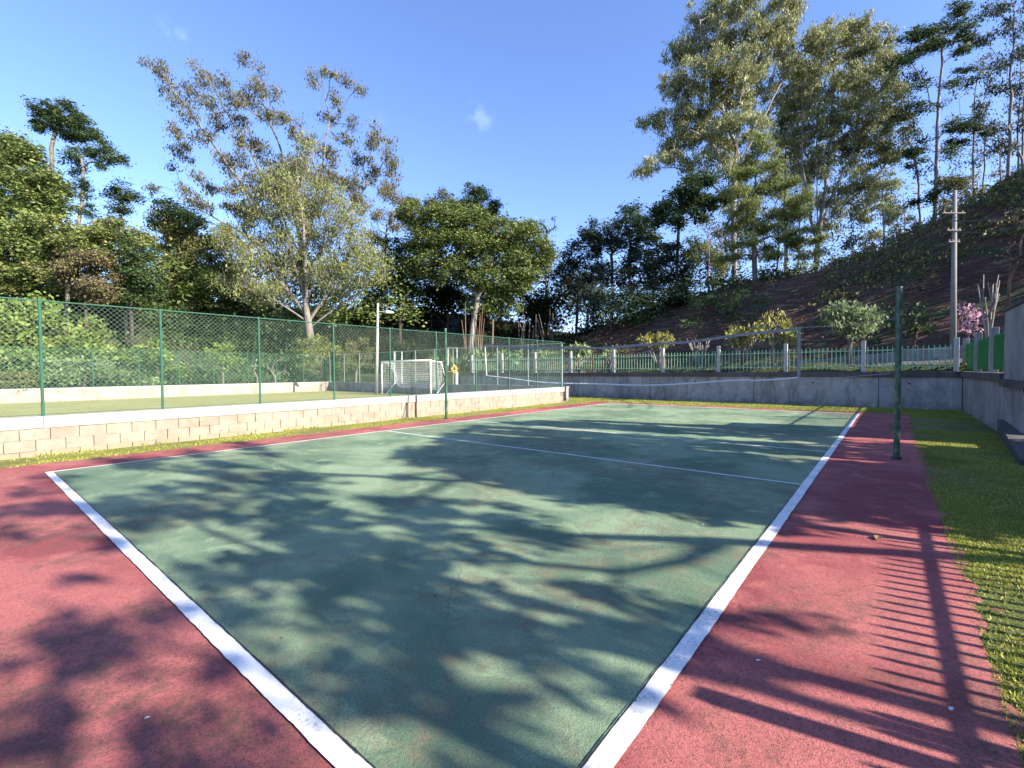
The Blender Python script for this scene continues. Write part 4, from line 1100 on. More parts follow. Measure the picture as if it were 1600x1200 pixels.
tree('eucalyptus_tree', 'duller eucalyptus crown filling the gap between the two big ones', [(1228, 440), (1226, 330), (1228, 240)],
     [(1225, 120, 26, 26), (1235, 165, 26, 26), (1215, 205, 30, 28), (1240, 250, 30, 26), (1210, 280, 26, 22), (1250, 300, 26, 20), (1290, 340, 30, 20), (1200, 160, 24, 24), (1225, 85, 20, 18)], 55, 'euc', 'violet', .3, 3.6, .45, 40, .28, .36, 'droop', flat=.7, droop=.7, shell=.2, dj=2, seed=161)
tree('pine_tree', 'yellow green pine with horizontal tufts between the two eucalypts', [(1178, 462), (1178, 380), (1180, 300), (1184, 225)],
     [(1188, 218, 12, 8), (1198, 238, 18, 8), (1178, 252, 18, 8), (1208, 262, 22, 8), (1165, 275, 20, 9), (1222, 285, 24, 9), (1150, 300, 22, 9), (1195, 300, 26, 9), (1240, 308, 22, 9), (1165, 325, 30, 9), (1222, 332, 32, 9), (1255, 340, 20, 8), (1150, 350, 24, 8), (1200, 358, 28, 8), (1250, 365, 30, 8),
      (1280, 372, 20, 7), (1160, 378, 24, 7), (1225, 385, 30, 7), (1190, 400, 24, 7), (1265, 395, 22, 6), (1140, 400, 18, 7)], 39, 'pine', 'brown', .3, 5.5, .38, 150, .28, .2, 'up', flat=.5, dr=1.2, dj=1, seed=62, wander=.06)
tree('shaded_tree', 'dark brown green tree behind the pine filling its left side', [(1150, 455), (1150, 400)],
     [(1150, 290, 30, 22), (1160, 340, 34, 24), (1140, 370, 28, 22), (1165, 230, 24, 22), (1230, 240, 24, 24), (1235, 200, 24, 22)], 52, 'dark', 'dark', .25, 2.2, .5, 60, .28, .45, 'droop', seed=63)
tree('layered_tree', 'very tall slim tree with flat dark layers right of the eucalypts', [(1460, 400), (1462, 300), (1464, 200), (1470, 120), (1476, 40)],
     [(1478, 22, 24, 9), (1500, 40, 22, 7), (1455, 42, 26, 10), (1440, 58, 16, 7), (1485, 60, 34, 8), (1522, 62, 18, 5), (1450, 75, 26, 7), (1425, 88, 20, 8), (1405, 98, 16, 6), (1500, 80, 18, 5), (1490, 198, 20, 9), (1515, 200, 24, 8), (1538, 208, 12, 6), (1505, 215, 22, 7), (1432, 235, 12, 20), (1425, 255, 12, 8), (1440, 130, 12, 7), (1480, 240, 14, 7), (1490, 130, 16, 8), (1450, 165, 16, 9), (1478, 290, 22, 10), (1446, 310, 20, 10), (1420, 60, 14, 8), (1500, 110, 14, 6)],
     44, 'dark', 'violet', .24, 4.6, .42, 80, .27, .42, 'layer', flat=.45, seed=64, dr=1, wander=.1)
tree('slim_tree', 'bare stemmed slim tree left of the tall layered one', [(1442, 405), (1438, 340), (1436, 290), (1425, 230)],
     [(1420, 130, 20, 22), (1410, 170, 18, 20), (1425, 200, 16, 14), (1400, 220, 18, 16), (1445, 270, 14, 10)], 46, 'blue', 'violet', .15, 2.6, .42, 45, .26, .42, 'droop', droop=.5, shell=.2, seed=65)
tree('slim_tree', 'thin straight tree with wispy pale foliage in front of the hill crest', [(1383, 425), (1381, 350), (1379, 290)],
     [(1375, 260, 20, 14), (1385, 300, 24, 14), (1370, 330, 24, 12), (1395, 345, 22, 10), (1360, 370, 26, 10), (1390, 380, 24, 8)], 44, 'euc', 'violet', .14, 3.0, .4, 50, .24, .36, 'droop', droop=.5, shell=.2, seed=66)
tree('corner_tree', 'tall bare limbed tree at the right edge with sparse dark leaves', [(1577, 300), (1578, 200), (1580, 100), (1585, 20)],
     [(1545, 60, 18, 12), (1585, 40, 22, 12), (1560, 195, 18, 12), (1530, 120, 14, 9), (1560, 12, 24, 12), (1590, 5, 24, 14), (1552, 105, 20, 9), (1575, 95, 22, 10), (1600, 80, 24, 14), (1545, 130, 18, 10), (1570, 135, 20, 10), (1600, 125, 20, 12), (1545, 155, 14, 8), (1620, 180, 24, 20), (1590, 230, 18, 14), (1530, 175, 10, 8), (1560, 50, 16, 8)],
     40, 'blue', 'violet', .20, 3.4, .36, 55, .24, .42, 'droop', droop=.5, shell=.2, seed=67, wander=.16)
tree('feathery_tree', 'feathery dark crowned tree between the tall layered one and the right edge', [(1522, 350), (1520, 250), (1524, 140)],
     [(1520, 110, 22, 14), (1535, 85, 18, 12), (1505, 140, 20, 12), (1540, 150, 20, 14), (1515, 180, 22, 12), (1548, 200, 18, 14), (1500, 235, 22, 12), (1535, 245, 22, 12), (1560, 265, 18, 10)], 46, 'olive', 'violet', .14, 2.2, .45, 34, .24, .4, 'droop', droop=.5, shell=.15, seed=667, twigs=2)
tree('feathery_tree', 'airy tree with thin pale limbs filling the right edge of the picture', [(1592, 310), (1590, 200), (1596, 90)],
     [(1590, 60, 20, 14), (1575, 90, 18, 12), (1605, 120, 20, 16), (1580, 160, 20, 14), (1605, 200, 20, 16), (1575, 225, 18, 12), (1598, 255, 22, 14)], 44, 'blue', 'pale', .14, 2.4, .45, 34, .24, .4, 'droop', droop=.5, shell=.15, seed=668, twigs=2)
tree('corner_tree', 'thin bare trunk with few leaves just left of the right edge tree', [(1600, 300), (1598, 200), (1603, 100)],
     [(1600, 40, 20, 18), (1595, 150, 18, 14), (1590, 190, 16, 12), (1550, 230, 24, 12), (1520, 250, 20, 8)], 42, 'blue', 'violet', .16, 2.8, .36, 36, .22, .42, 'droop', droop=.5, shell=.2, seed=68, wander=.2)
tree('crest_bush', 'bushy green tree behind the tall concrete utility pole', [(1490, 390), (1490, 330)],
     [(1475, 290, 18, 12), (1500, 285, 22, 12), (1520, 300, 18, 12), (1480, 315, 22, 12), (1465, 335, 16, 12), (1505, 318, 18, 10), (1535, 305, 12, 8)], 42, 'olive', 'dark', .15, 3.6, .4, 70, .23, .45, 'any', seed=69)
tree('dark_hedge', 'dark clipped looking bush mass on the crest at the right edge', [(1585, 330), (1585, 315)],
     [(1560, 302, 24, 12), (1590, 290, 26, 16), (1620, 285, 30, 20), (1545, 320, 18, 9), (1585, 315, 28, 10)], 38, 'shade', 'dark', .12, 5, .4, 130, .22, .5, 'any', seed=70, cat='bush')
for i, (px, pyb, pyt, d, lob, lb) in enumerate(((1215, 440, 330, 50, [(1212, 340, 16, 10), (1225, 355, 14, 8), (1205, 370, 16, 8)], 'thin dark tree behind the pine on the crest'),
        (1332, 425, 300, 47, [(1325, 350, 18, 10), (1345, 365, 18, 10), (1318, 380, 16, 8), (1340, 395, 16, 6)], 'slim tree in the gap right of the eucalyptus trunk'),
        (1350, 415, 320, 52, [(1352, 385, 16, 8), (1365, 395, 14, 6), (1340, 372, 12, 8)], 'low slim tree left of the thin straight one'),
        (1412, 400, 300, 50, [(1408, 320, 16, 12), (1418, 345, 16, 10), (1400, 365, 16, 8), (1422, 375, 14, 7)], 'wispy slim tree left of the cypress'))):
    tree('slim_tree', lb, [(px, pyb), (px + 2, (pyb + pyt) / 2), (px - 1, pyt)], lob, d, 'blue', 'violet', .12, 2.2, .42, 40, .24, .42, 'droop', droop=.5, shell=.2, seed=300 + i)
tree('cypress', 'small dark pointed cypress on the hill crest', [(1434, 405), (1435, 380)],
     [(1435, 390, 9, 10), (1435, 375, 8, 12), (1434, 358, 5, 12), (1433, 348, 2.5, 8)], 47, 'shade', 'dark', .1, 14, .18, 80, .16, .35, 'up', seed=71)

# far-off woods that read as one mass behind the separate trees
def mass(name, lobes_px, leaf, per, density, size, seed, spread=.8):
    rs_ = np.random.default_rng(seed); lobes = []
    for (px, py, rx, ry, d) in lobes_px:
        c_ = at(px, py, d); k = d / FPX; lobes.append((*c_, rx * k, ry * k, ry * k))
    cen = lobe_points(lobes, density, rs_, .5)
    d_ = empty('tmp'); o = leaves(name, cen, spread, per, size, .55, 'layer', L[leaf], d_, rs_)
    o.parent = None; o.matrix_parent_inverse = Matrix.Identity(4); bpy.data.objects.remove(d_)
    STAT[0] += len(cen) * per
    return tag(o, kind='stuff')
r = random.Random(77)
lm = []
for i in range(46):
    px = -60 + i * 15
    top_ = np.interp(px, [-60, 60, 160, 230, 330, 420, 560, 640], [330, 345, 365, 385, 385, 390, 400, 380])
    for j in range(3):
        lm.append((px + r.uniform(-12, 12), top_ + 22 + j * 36 + r.uniform(-12, 12), r.uniform(24, 38), r.uniform(18, 28), 47 + r.uniform(-3, 3) + (0 if px > 250 else -6)))
mass('forest_mass', lm, 'broad', 75, 1.5, .30, 1)
lm = [(640 + i * 9, r.uniform(400, 500), r.uniform(24, 36), r.uniform(18, 26), 54 + r.uniform(-2, 2)) for i in range(28)]
mass('forest_mass', lm, 'shade', 60, 1.5, .38, 2)
lm = [(r.uniform(835, 925), r.uniform(425, 530), r.uniform(18, 28), r.uniform(14, 22), r.uniform(53, 58)) for i in range(26)]
mass('forest_mass', lm, 'broad', 60, 1.7, .3, 23)
lm = [(880 + i * 7, np.interp(880 + i * 7, [880, 1000, 1130], [480, 440, 425]) + r.uniform(-30, 14), r.uniform(18, 28), r.uniform(10, 18), 50 + r.uniform(-2, 2)) for i in range(36)]
mass('slope_thicket', lm, 'blue', 50, 1.4, .32, 3)
lm = [(r.uniform(1080, 1600), 0, r.uniform(14, 26), r.uniform(5, 10), 0) for i in range(170)]
lm = [(a, np.interp(a, [1080, 1280, 1480, 1600], [462, 440, 395, 345]) + r.uniform(0, 75), c_, d_, r.uniform(33, 38)) for a, _, c_, d_, _ in lm]
mass('slope_shrubs', lm, 'broad', 60, 3.0, .17, 9, .3)
lm = [(1130 + i * 11, np.interp(1130 + i * 11, [1130, 1280, 1350, 1480, 1600], [452, 437, 418, 372, 320]) + r.uniform(-2, 14), r.uniform(12, 20), r.uniform(5, 9), 42 + r.uniform(-2, 2)) for i in range(44)]
lm = [(1125 + i * 8, r.uniform(340, 440), r.uniform(20, 32), r.uniform(14, 22), 49 + r.uniform(-3, 3)) for i in range(40)]
lm2 = [(r.uniform(950, 1230), 0, r.uniform(20, 30), r.uniform(9, 15), r.uniform(37, 43)) for i in range(46)]
lm2 = [(a, np.interp(a, [950, 1080, 1230], [485, 462, 452]) + r.uniform(-26, 16), c_, d_, e_) for a, _, c_, d_, e_ in lm2]
mass('slope_thicket', lm2, 'dark', 60, 1.8, .24, 31, .5)
lm2 = [(r.uniform(1400, 1620), r.uniform(385, 510), r.uniform(12, 24), r.uniform(5, 10), r.uniform(25, 33)) for i in range(40)]
mass('slope_dry_scrub', lm2, 'brown', 26, 1.8, .16, 32, .4)
mass('crest_woods', [l for l in lm if l[1] > np.interp(l[0], [1125, 1300, 1440], [330, 370, 350])], 'olive', 60, 1.6, .24, 15, .7)
lm = [(1120 + i * 11, r.uniform(300, 420) if 1120 + i * 11 < 1430 else r.uniform(270, 350), r.uniform(16, 26), r.uniform(10, 18), 56 + r.uniform(-3, 3)) for i in range(38)]
mass('crest_thin_foliage', lm, 'olive', 26, 1.2, .26, 5, .7)
lm = [(1130 + i * 11, np.interp(1130 + i * 11, [1130, 1280, 1350, 1480, 1600], [452, 437, 418, 372, 320]) + r.uniform(-2, 14), r.uniform(12, 20), r.uniform(5, 9), 42 + r.uniform(-2, 2)) for i in range(44)]
mass('crest_thicket', lm, 'dark', 80, 3.2, .22, 4, .4)
for i, (px, py, rx, ry, d, lf, lb) in enumerate(((1195, 432, 26, 16, 41, 'dark', 'low bushy tree on the crest under the pine'), (1262, 428, 28, 16, 42, 'broad', 'low bushy tree at the foot of the wide eucalyptus'), (1318, 420, 28, 15, 42, 'dark', 'low bushy tree right of the wide eucalyptus foot'),
        (1372, 408, 26, 14, 41, 'blue', 'dark low tree under the thin straight one on the crest'), (1452, 384, 26, 15, 41, 'dark', 'dark low tree at the foot of the tall layered tree'), (1515, 352, 28, 18, 38, 'blue', 'dark low tree on the crest behind the utility pole'),
        (1235, 462, 34, 13, 36, 'dark', 'spreading dark shrub on the slope above the yellowish shrubs'), (1330, 452, 32, 12, 35, 'broad', 'spreading green shrub on the slope above the round shrub'), (1150, 480, 30, 11, 37, 'blue', 'dark shrub low on the slope left of the frangipani'), (1440, 432, 34, 15, 31, 'dark', 'dark leafy shrub on the slope above the net post'),
        (1540, 408, 30, 16, 28, 'brown', 'dry brown shrub on the slope right of the utility pole'), (1590, 455, 22, 16, 26, 'brown', 'dry twiggy shrub at the right edge of the slope'))):
    tree('slope_shrub', lb, [(px, py + ry), (px, py + 3)], [(px - rx * .5, py, rx * .6, ry), (px + rx * .5, py + 2, rx * .6, ry * .9), (px, py - ry * .4, rx * .6, ry * .8)], d, lf, 'brown', .1, 3.0, .45, 50, .24, .5, 'layer', seed=400 + i, cat='shrub')
for i, (px, pyt, d, lb) in enumerate(((1105, 340, 43, 'thin bare trunk beside the open dark tree'), (1128, 350, 44, 'second thin bare trunk left of the pine'), (1246, 300, 50, 'thin leafless trunk between pine and wide eucalyptus'), (1535, 180, 44, 'thin leafless tree near the right edge against the sky'), (1560, 210, 42, 'second thin leafless tree near the right edge'))):
    tree('bare_tree', lb, [(px, pyt + 130), (px + 3, pyt + 60), (px, pyt)], [(px - 10, pyt + 8, 14, 12), (px + 12, pyt + 20, 14, 12), (px - 8, pyt + 45, 12, 10), (px + 14, pyt + 60, 12, 10)], d, 'blue', 'violet', .1, 3.5, .4, 12, .22, .42, 'droop', seed=440 + i, shell=.1, twigs=2)
# dead branches lying down the slope
r = random.Random(12); mb = MB()
for i in range(95):
    x, y = r.uniform(-9, 16), r.uniform(27, 42); a = r.uniform(-.35, .25) + .2; ln_ = r.uniform(.6, 3.2)
    pts = []
    for s in (0, .35, .7, 1):
        xx = x + ln_ * s * math.cos(a) + r.uniform(-.08, .08); yy = y + ln_ * s * math.sin(a) * .8
        pts.append((xx, yy, hz(xx, yy) + .06 + .12 * s * (i % 3 == 0)))
    mb.tube(pts, [.035, .028, .02, .01], 4, False)
tag(mb.build('fallen_branches', B['brown']), kind='stuff')
# trees further up the hill, right of the picture: their crowns keep the bare slope in shade
for i, (x, y, h_, lb) in enumerate(((22, 31, 9, 'dense tree on the hill right of the picture, lowest of its row'), (23, 36, 10, 'dense tree on the hill right of the picture, second up the slope'), (22, 41, 10, 'dense tree on the hill right of the picture, third up the slope'), (24, 46, 11, 'dense tree on the hill right of the picture, highest of its row'))):
    rs_ = np.random.default_rng(500 + i); g = hz(x, y)
    cen = lobe_points([(x, y, g + h_ * .62, 3.2, 3.2, h_ * .4), (x + 1, y + 1.2, g + h_ * .4, 3, 3, h_ * .3), (x - 1, y - 1, g + h_ * .35, 2.6, 2.6, h_ * .3)], 2.4, rs_)
    rt = empty('hill_tree', (x, y, g - .3), label=lb, cat='tree')
    nd, par, rad, cnt = skeleton([np.array([x, y, g - .3]), np.array([x, y, g + h_ * .25]), np.array([x, y, g + h_ * .5])], cen, seg=1.2, rmax=.22, rs=rs_)
    skeleton_mesh('trunk', nd, par, rad, B['brown'], rt, 5)
    leaves('crown', cen, .6, 70, .34, .55, 'layer', L['dark'], rt, rs_); STAT[0] += len(cen) * 70

# ------------------------------------------------------------------ planting behind the far fence
PB = 'pruned shrubs behind the far picket fence'
def pollard(label, px, pyb, pyt, spreadpx, yw, leaf, n_leaf, seed, lean=0, stems=7, bark='grey', group=PB, size=.2, cat='shrub', name='pruned_shrub', fork=.35):
    rs = np.random.default_rng(seed); depth = DY(px, yw); k = depth / FPX
    b = at(px, pyb, depth); g = hz(b[0], b[1]); b = np.array([b[0], b[1], g - .1]) if g < b[2] + .4 else b
    H = at(px, pyt, depth)[2] - b[2]
    rt = empty(name, tuple(b), label=label, cat=cat, group=group)
    mb = MB(); tips = []
    fk = b + np.array([lean, 0, H * fork * .5])
    mb.tube([b, fk], [.07, .055], 6)
    for i in range(stems):
        a = 2 * math.pi * i / stems + rs.uniform(-.3, .3); R_ = spreadpx * k * rs.uniform(.5, 1)
        m_ = fk + np.array([math.cos(a) * R_ * .35, math.sin(a) * R_ * .35, H * .3])
        e = b + np.array([math.cos(a) * R_, math.sin(a) * R_, H * rs.uniform(.8, 1)])
        mb.tube([fk, m_, e], [.045, .032, .022], 5)
        tips.append(e)
        for q in range(2):
            e2 = m_ + (e - m_) * rs.uniform(.3, .8) + np.array([rs.uniform(-.25, .25), rs.uniform(-.25, .25), H * rs.uniform(.1, .25)])
            mb.tube([m_ + (e - m_) * .3, e2], [.024, .014], 4); tips.append(e2)
    rebase(mb.build('stems', B[bark], smooth=True), rt)
    if n_leaf:
        leaves('foliage', np.array(tips), .16, n_leaf, size, .55, 'up', L[leaf], rt, rs, flat=.8)
    return rt
pollard('leafy pruned shrub at the left end of the far picket fence', 905, 572, 545, 20, 23.4, 'grey', 26, 1)
pollard('thin pale pruned shrub behind the second fence bay', 953, 570, 545, 10, 23.4, 'grey', 5, 2, stems=5)
pollard('yellowish pruned shrub behind the third fence post', 1028, 572, 527, 26, 23.4, 'frangi', 20, 3)
pollard('leafless white pollarded shrub behind the fence', 1092, 566, 532, 20, 23.4, 'grey', 0, 4, stems=10, fork=.2)
pollard('dense twiggy pruned shrub right of the leafless one', 1160, 566, 520, 24, 23.4, 'frangi', 12, 5, stems=12)
pollard('pale leaved shrub behind the chain link and the net edge', 745, 575, 553, 20, 23.4, 'grey', 24, 6)
pollard('grey green shrub in the second bay seen through the chain link', 795, 575, 552, 22, 23.4, 'grey', 24, 7)
pollard('pale twiggy shrub seen through the right end of the chain link', 850, 575, 550, 22, 23.4, 'grey', 24, 8)
pollard('bare grey stemmed shrub beside the pink blossom', 1545, 530, 440, 14, 24.2, 'grey', 0, 9, stems=5, bark='grey', group=None)
# small frangipani with yellow leaves in front of the fence line
def small_tree(name, label, trunk, tips_px, yw, leaf, per, size, bark, seed, r0=.06, spread=.18, style='up', cat='tree', aspect=.5):
    rs = np.random.default_rng(seed)
    depth = DY(trunk[0][0], yw)
    tp_ = [at(x, y, depth) for x, y in trunk]
    g = hz(tp_[0][0], tp_[0][1]);
    if g < tp_[0][2]: tp_ = [np.array([tp_[0][0], tp_[0][1], g - .1])] + tp_
    tips = np.array([at(x, y, depth + rs.uniform(-.8, .8)) for x, y in tips_px])
    rt = empty(name, tuple(tp_[0]), label=label, cat=cat)
    nd, par, rad, cnt = skeleton(tp_, tips, seg=.35, rmax=r0, wander=.12, rs=rs, rtip=.014)
    skeleton_mesh('trunk', nd, par, rad, B[bark], rt, 6)
    if per: leaves('crown', tips, spread, per, size, aspect, style, L[leaf], rt, rs, flat=.7)
    return rt
small_tree('frangipani_tree', 'small frangipani with big yellow leaves beside the right end of the net', [(1211, 582), (1210, 560), (1208, 540), (1207, 520)],
           [(1200, 492), (1212, 492), (1225, 500), (1232, 508), (1222, 515), (1190, 508), (1182, 512), (1236, 522), (1243, 530), (1240, 542), (1225, 530), (1196, 524), (1215, 505), (1205, 503), (1228, 520), (1238, 515), (1186, 518)], 22.6, 'frangi', 16, .22, 'pale', 11, .07)
rs = np.random.default_rng(9)
small_tree('round_shrub', 'rounded glossy green shrub on many thin stems behind the fence', [(1328, 552), (1328, 545), (1328, 540)],
           [(1326 + 48 * math.cos(a) * q, 498 + 19 * math.sin(a) * q - 6 * math.cos(a * 3)) for a, q in zip(rs.uniform(0, 6.28, 60), rs.uniform(.2, 1, 60))], 23.6, 'grey', 34, .17, 'pale', 12, .1, .22, cat='shrub')
small_tree('round_shrub', 'dim reddish stemmed shrub behind the near volleyball post', [(1428, 545), (1428, 535)],
           [(1430 + 30 * math.cos(a) * q, 500 + 24 * math.sin(a) * q) for a, q in zip(rs.uniform(0, 6.28, 40), rs.uniform(.2, 1, 40))], 26.9, 'dark', 16, .16, 'red', 13, .08, .22, cat='shrub')
small_tree('blossom_tree', 'small pink blossoming tree right of the tall concrete pole', [(1512, 545), (1512, 525)],
           [(1500, 478), (1505, 485), (1508, 492), (1515, 500), (1522, 492), (1528, 500), (1520, 508), (1508, 510), (1502, 515), (1515, 518), (1512, 480), (1527, 488), (1524, 512), (1498, 505)], 26.5, 'pink', 22, .12, 'brown', 14, .05, .13, 'any')
small_tree('bare_tree', 'thin leafless grey tree on the slope at the right edge', [(1575, 500), (1577, 440), (1580, 400)],
           [(1560, 350), (1570, 340), (1590, 345), (1605, 360), (1585, 380), (1595, 400), (1570, 390), (1555, 400), (1605, 420), (1580, 330)], 29, 'brown', 6, .14, 'red', 15, .07, .2, 'any')

# ------------------------------------------------------------------ west side hedges behind the field wall
HB = 'shrubs behind the west field wall'
tree('hedge_bank', 'big bright green creeper covered bank behind the field at the left edge', [(60, 600), (60, 570)],
     [(10, 510, 46, 34), (60, 520, 46, 34), (-40, 500, 50, 44), (100, 540, 40, 28), (140, 550, 40, 24), (30, 560, 50, 28), (90, 575, 46, 22), (170, 560, 30, 20), (-30, 560, 50, 30), (200, 565, 26, 16), (130, 515, 30, 16), (50, 480, 40, 14)], DX(60, -31), 'bright', 'brown', .1, 6, .35, 120, .20, .6, 'any', seed=80, xw=-31, cat='hedge', dj=1)
tree('hedge_bank', 'brighter green rounded shrub right of the creeper covered bank', [(245, 605), (245, 585)],
     [(235, 548, 26, 12), (215, 560, 22, 14), (255, 565, 26, 14), (275, 575, 18, 14), (240, 585, 30, 12)], DX(245, -28.5), 'bright', 'brown', .1, 6, .3, 110, .18, .6, 'layer', seed=81, xw=-28.5, cat='shrub')
tree('hedge', 'greyish green low hedge just behind the west field wall', [(130, 610), (130, 598)],
     [(90, 585, 26, 18), (125, 580, 30, 20), (160, 583, 30, 18), (195, 588, 26, 15), (230, 592, 22, 12)], DX(150, -26.6), 'grey', 'brown', .1, 7, .28, 130, .16, .45, 'any', seed=82, xw=-26.6, cat='hedge')
tree('hedge', 'mixed green hedge at the far left edge behind the field wall', [(20, 610), (20, 598)],
     [(20, 590, 30, 18), (50, 588, 22, 18), (-15, 585, 30, 24)], DX(20, -26.6), 'olive', 'brown', .1, 6.5, .28, 120, .16, .5, 'any', seed=83, xw=-26.6, cat='hedge')
tree('small_tree', 'small round tree on a pale forked trunk behind the west wall', [(349, 605), (348, 585), (349, 570)],
     [(348, 545, 22, 14), (360, 560, 14, 14), (335, 558, 14, 12), (352, 575, 20, 10)], DX(349, -26.7), 'bright', 'pale', .09, 6, .28, 90, .16, .5, 'any', seed=84, xw=-26.7)
tree('bare_shrub', 'leafless pale twiggy shrub left of the slim fence post', [(402, 605), (402, 590)],
     [(395, 572, 16, 10), (412, 572, 16, 10), (404, 562, 16, 8)], DX(402, -26.5), 'grey', 'pale', .07, 9, .2, 4, .12, .5, 'up', seed=85, xw=-26.5, cat='shrub', rtip=.016)
tree('bare_shrub', 'second leafless pale shrub right of the first one', [(430, 605), (430, 590)],
     [(430, 570, 18, 10), (445, 578, 12, 10), (436, 560, 16, 8)], DX(430, -26.6), 'grey', 'pale', .07, 9, .2, 4, .12, .5, 'up', seed=86, xw=-26.6, cat='shrub', rtip=.016)
tree('rounded_shrub', 'leafy green rounded shrub in front of the pale tree trunk', [(505, 608), (505, 585)],
     [(495, 545, 26, 18), (520, 555, 20, 20), (485, 565, 20, 16), (510, 580, 22, 14), (475, 540, 16, 12)], DX(505, -27), 'yellow', 'grey', .09, 5.5, .3, 90, .18, .5, 'any', seed=87, xw=-27, cat='shrub')
tree('vase_shrub', 'vase shaped yellowish shrub on several pale stems left of the light pole', [(556, 604), (556, 590), (557, 580)],
     [(545, 545, 14, 16), (565, 545, 14, 18), (556, 560, 22, 16), (570, 565, 10, 14), (542, 568, 10, 12)], DY(556, 20), 'olive', 'pale', .1, 7, .25, 85, .15, .45, 'up', seed=88, cat='shrub', wander=.05)
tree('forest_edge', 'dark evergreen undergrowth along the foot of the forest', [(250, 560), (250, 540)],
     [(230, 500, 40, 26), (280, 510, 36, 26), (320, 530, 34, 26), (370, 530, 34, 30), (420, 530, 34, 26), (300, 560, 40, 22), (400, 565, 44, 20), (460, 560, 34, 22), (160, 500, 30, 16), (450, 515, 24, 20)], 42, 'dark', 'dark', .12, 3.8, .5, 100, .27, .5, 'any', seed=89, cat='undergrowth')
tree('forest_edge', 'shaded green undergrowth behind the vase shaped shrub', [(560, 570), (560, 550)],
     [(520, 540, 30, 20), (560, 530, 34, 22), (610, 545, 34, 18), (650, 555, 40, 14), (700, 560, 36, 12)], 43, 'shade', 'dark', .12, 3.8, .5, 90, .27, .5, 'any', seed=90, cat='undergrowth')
tree('forest_edge', 'green bush beside the yellow road sign', [(690, 590), (690, 575)],
     [(680, 568, 16, 10), (700, 566, 16, 10), (690, 575, 20, 8)], 35, 'broad', 'dark', .08, 7, .25, 90, .18, .5, 'any', seed=91, cat='bush')

# low growth and litter on the bare slope: too many to count
rs = np.random.default_rng(3)
def scatter(name, n, xr, yr, leaf_, size, aspect, spread, per, style='any', dz=.1, mask=None, label=None):
    x = rs.uniform(*xr, n); y = rs.uniform(*yr, n)
    if mask is not None:
        k_ = mask(x, y); x, y = x[k_], y[k_]
    c_ = np.stack([x, y, height(x, y) + dz], 1)
    d_ = empty('tmp')
    o = leaves(name, c_, spread, per, size, aspect, style, leaf_, d_, rs, flat=.4)
    o.parent = None; o.matrix_parent_inverse = Matrix.Identity(4); bpy.data.objects.remove(d_)
    tag(o, kind='stuff'); return o
scatter('slope_undergrowth', 900, (-16, 26), (27.5, 46), L['dark'], .2, .45, .35, 26, 'up', .15, lambda x, y: (np.sin(x * .8 + 1) + np.sin(y * 1.1 + x * .4)) > .45)
scatter('slope_dry_litter', 1500, (-18, 28), (26.6, 45), M['leaf_dead'], .16, .4, .5, 12, 'layer', .06)
scatter('slope_green_patches', 500, (6, 26), (36, 45), L['olive'], .2, .45, .4, 26, 'up', .15)
scatter('forest_floor_undergrowth', 1500, (-60, -12), (24, 52), L['shade'], .3, .5, .6, 22, 'up', .25)
scatter('bank_undergrowth', 1400, (-56, -28), (-6, 40), L['dark'], .3, .5, .6, 24, 'up', .25)
scatter('planting_bed_grass', 2400, (-14, 12), (21.95, 23.6), L['olive'], .10, .22, .12, 8, 'up', .03)

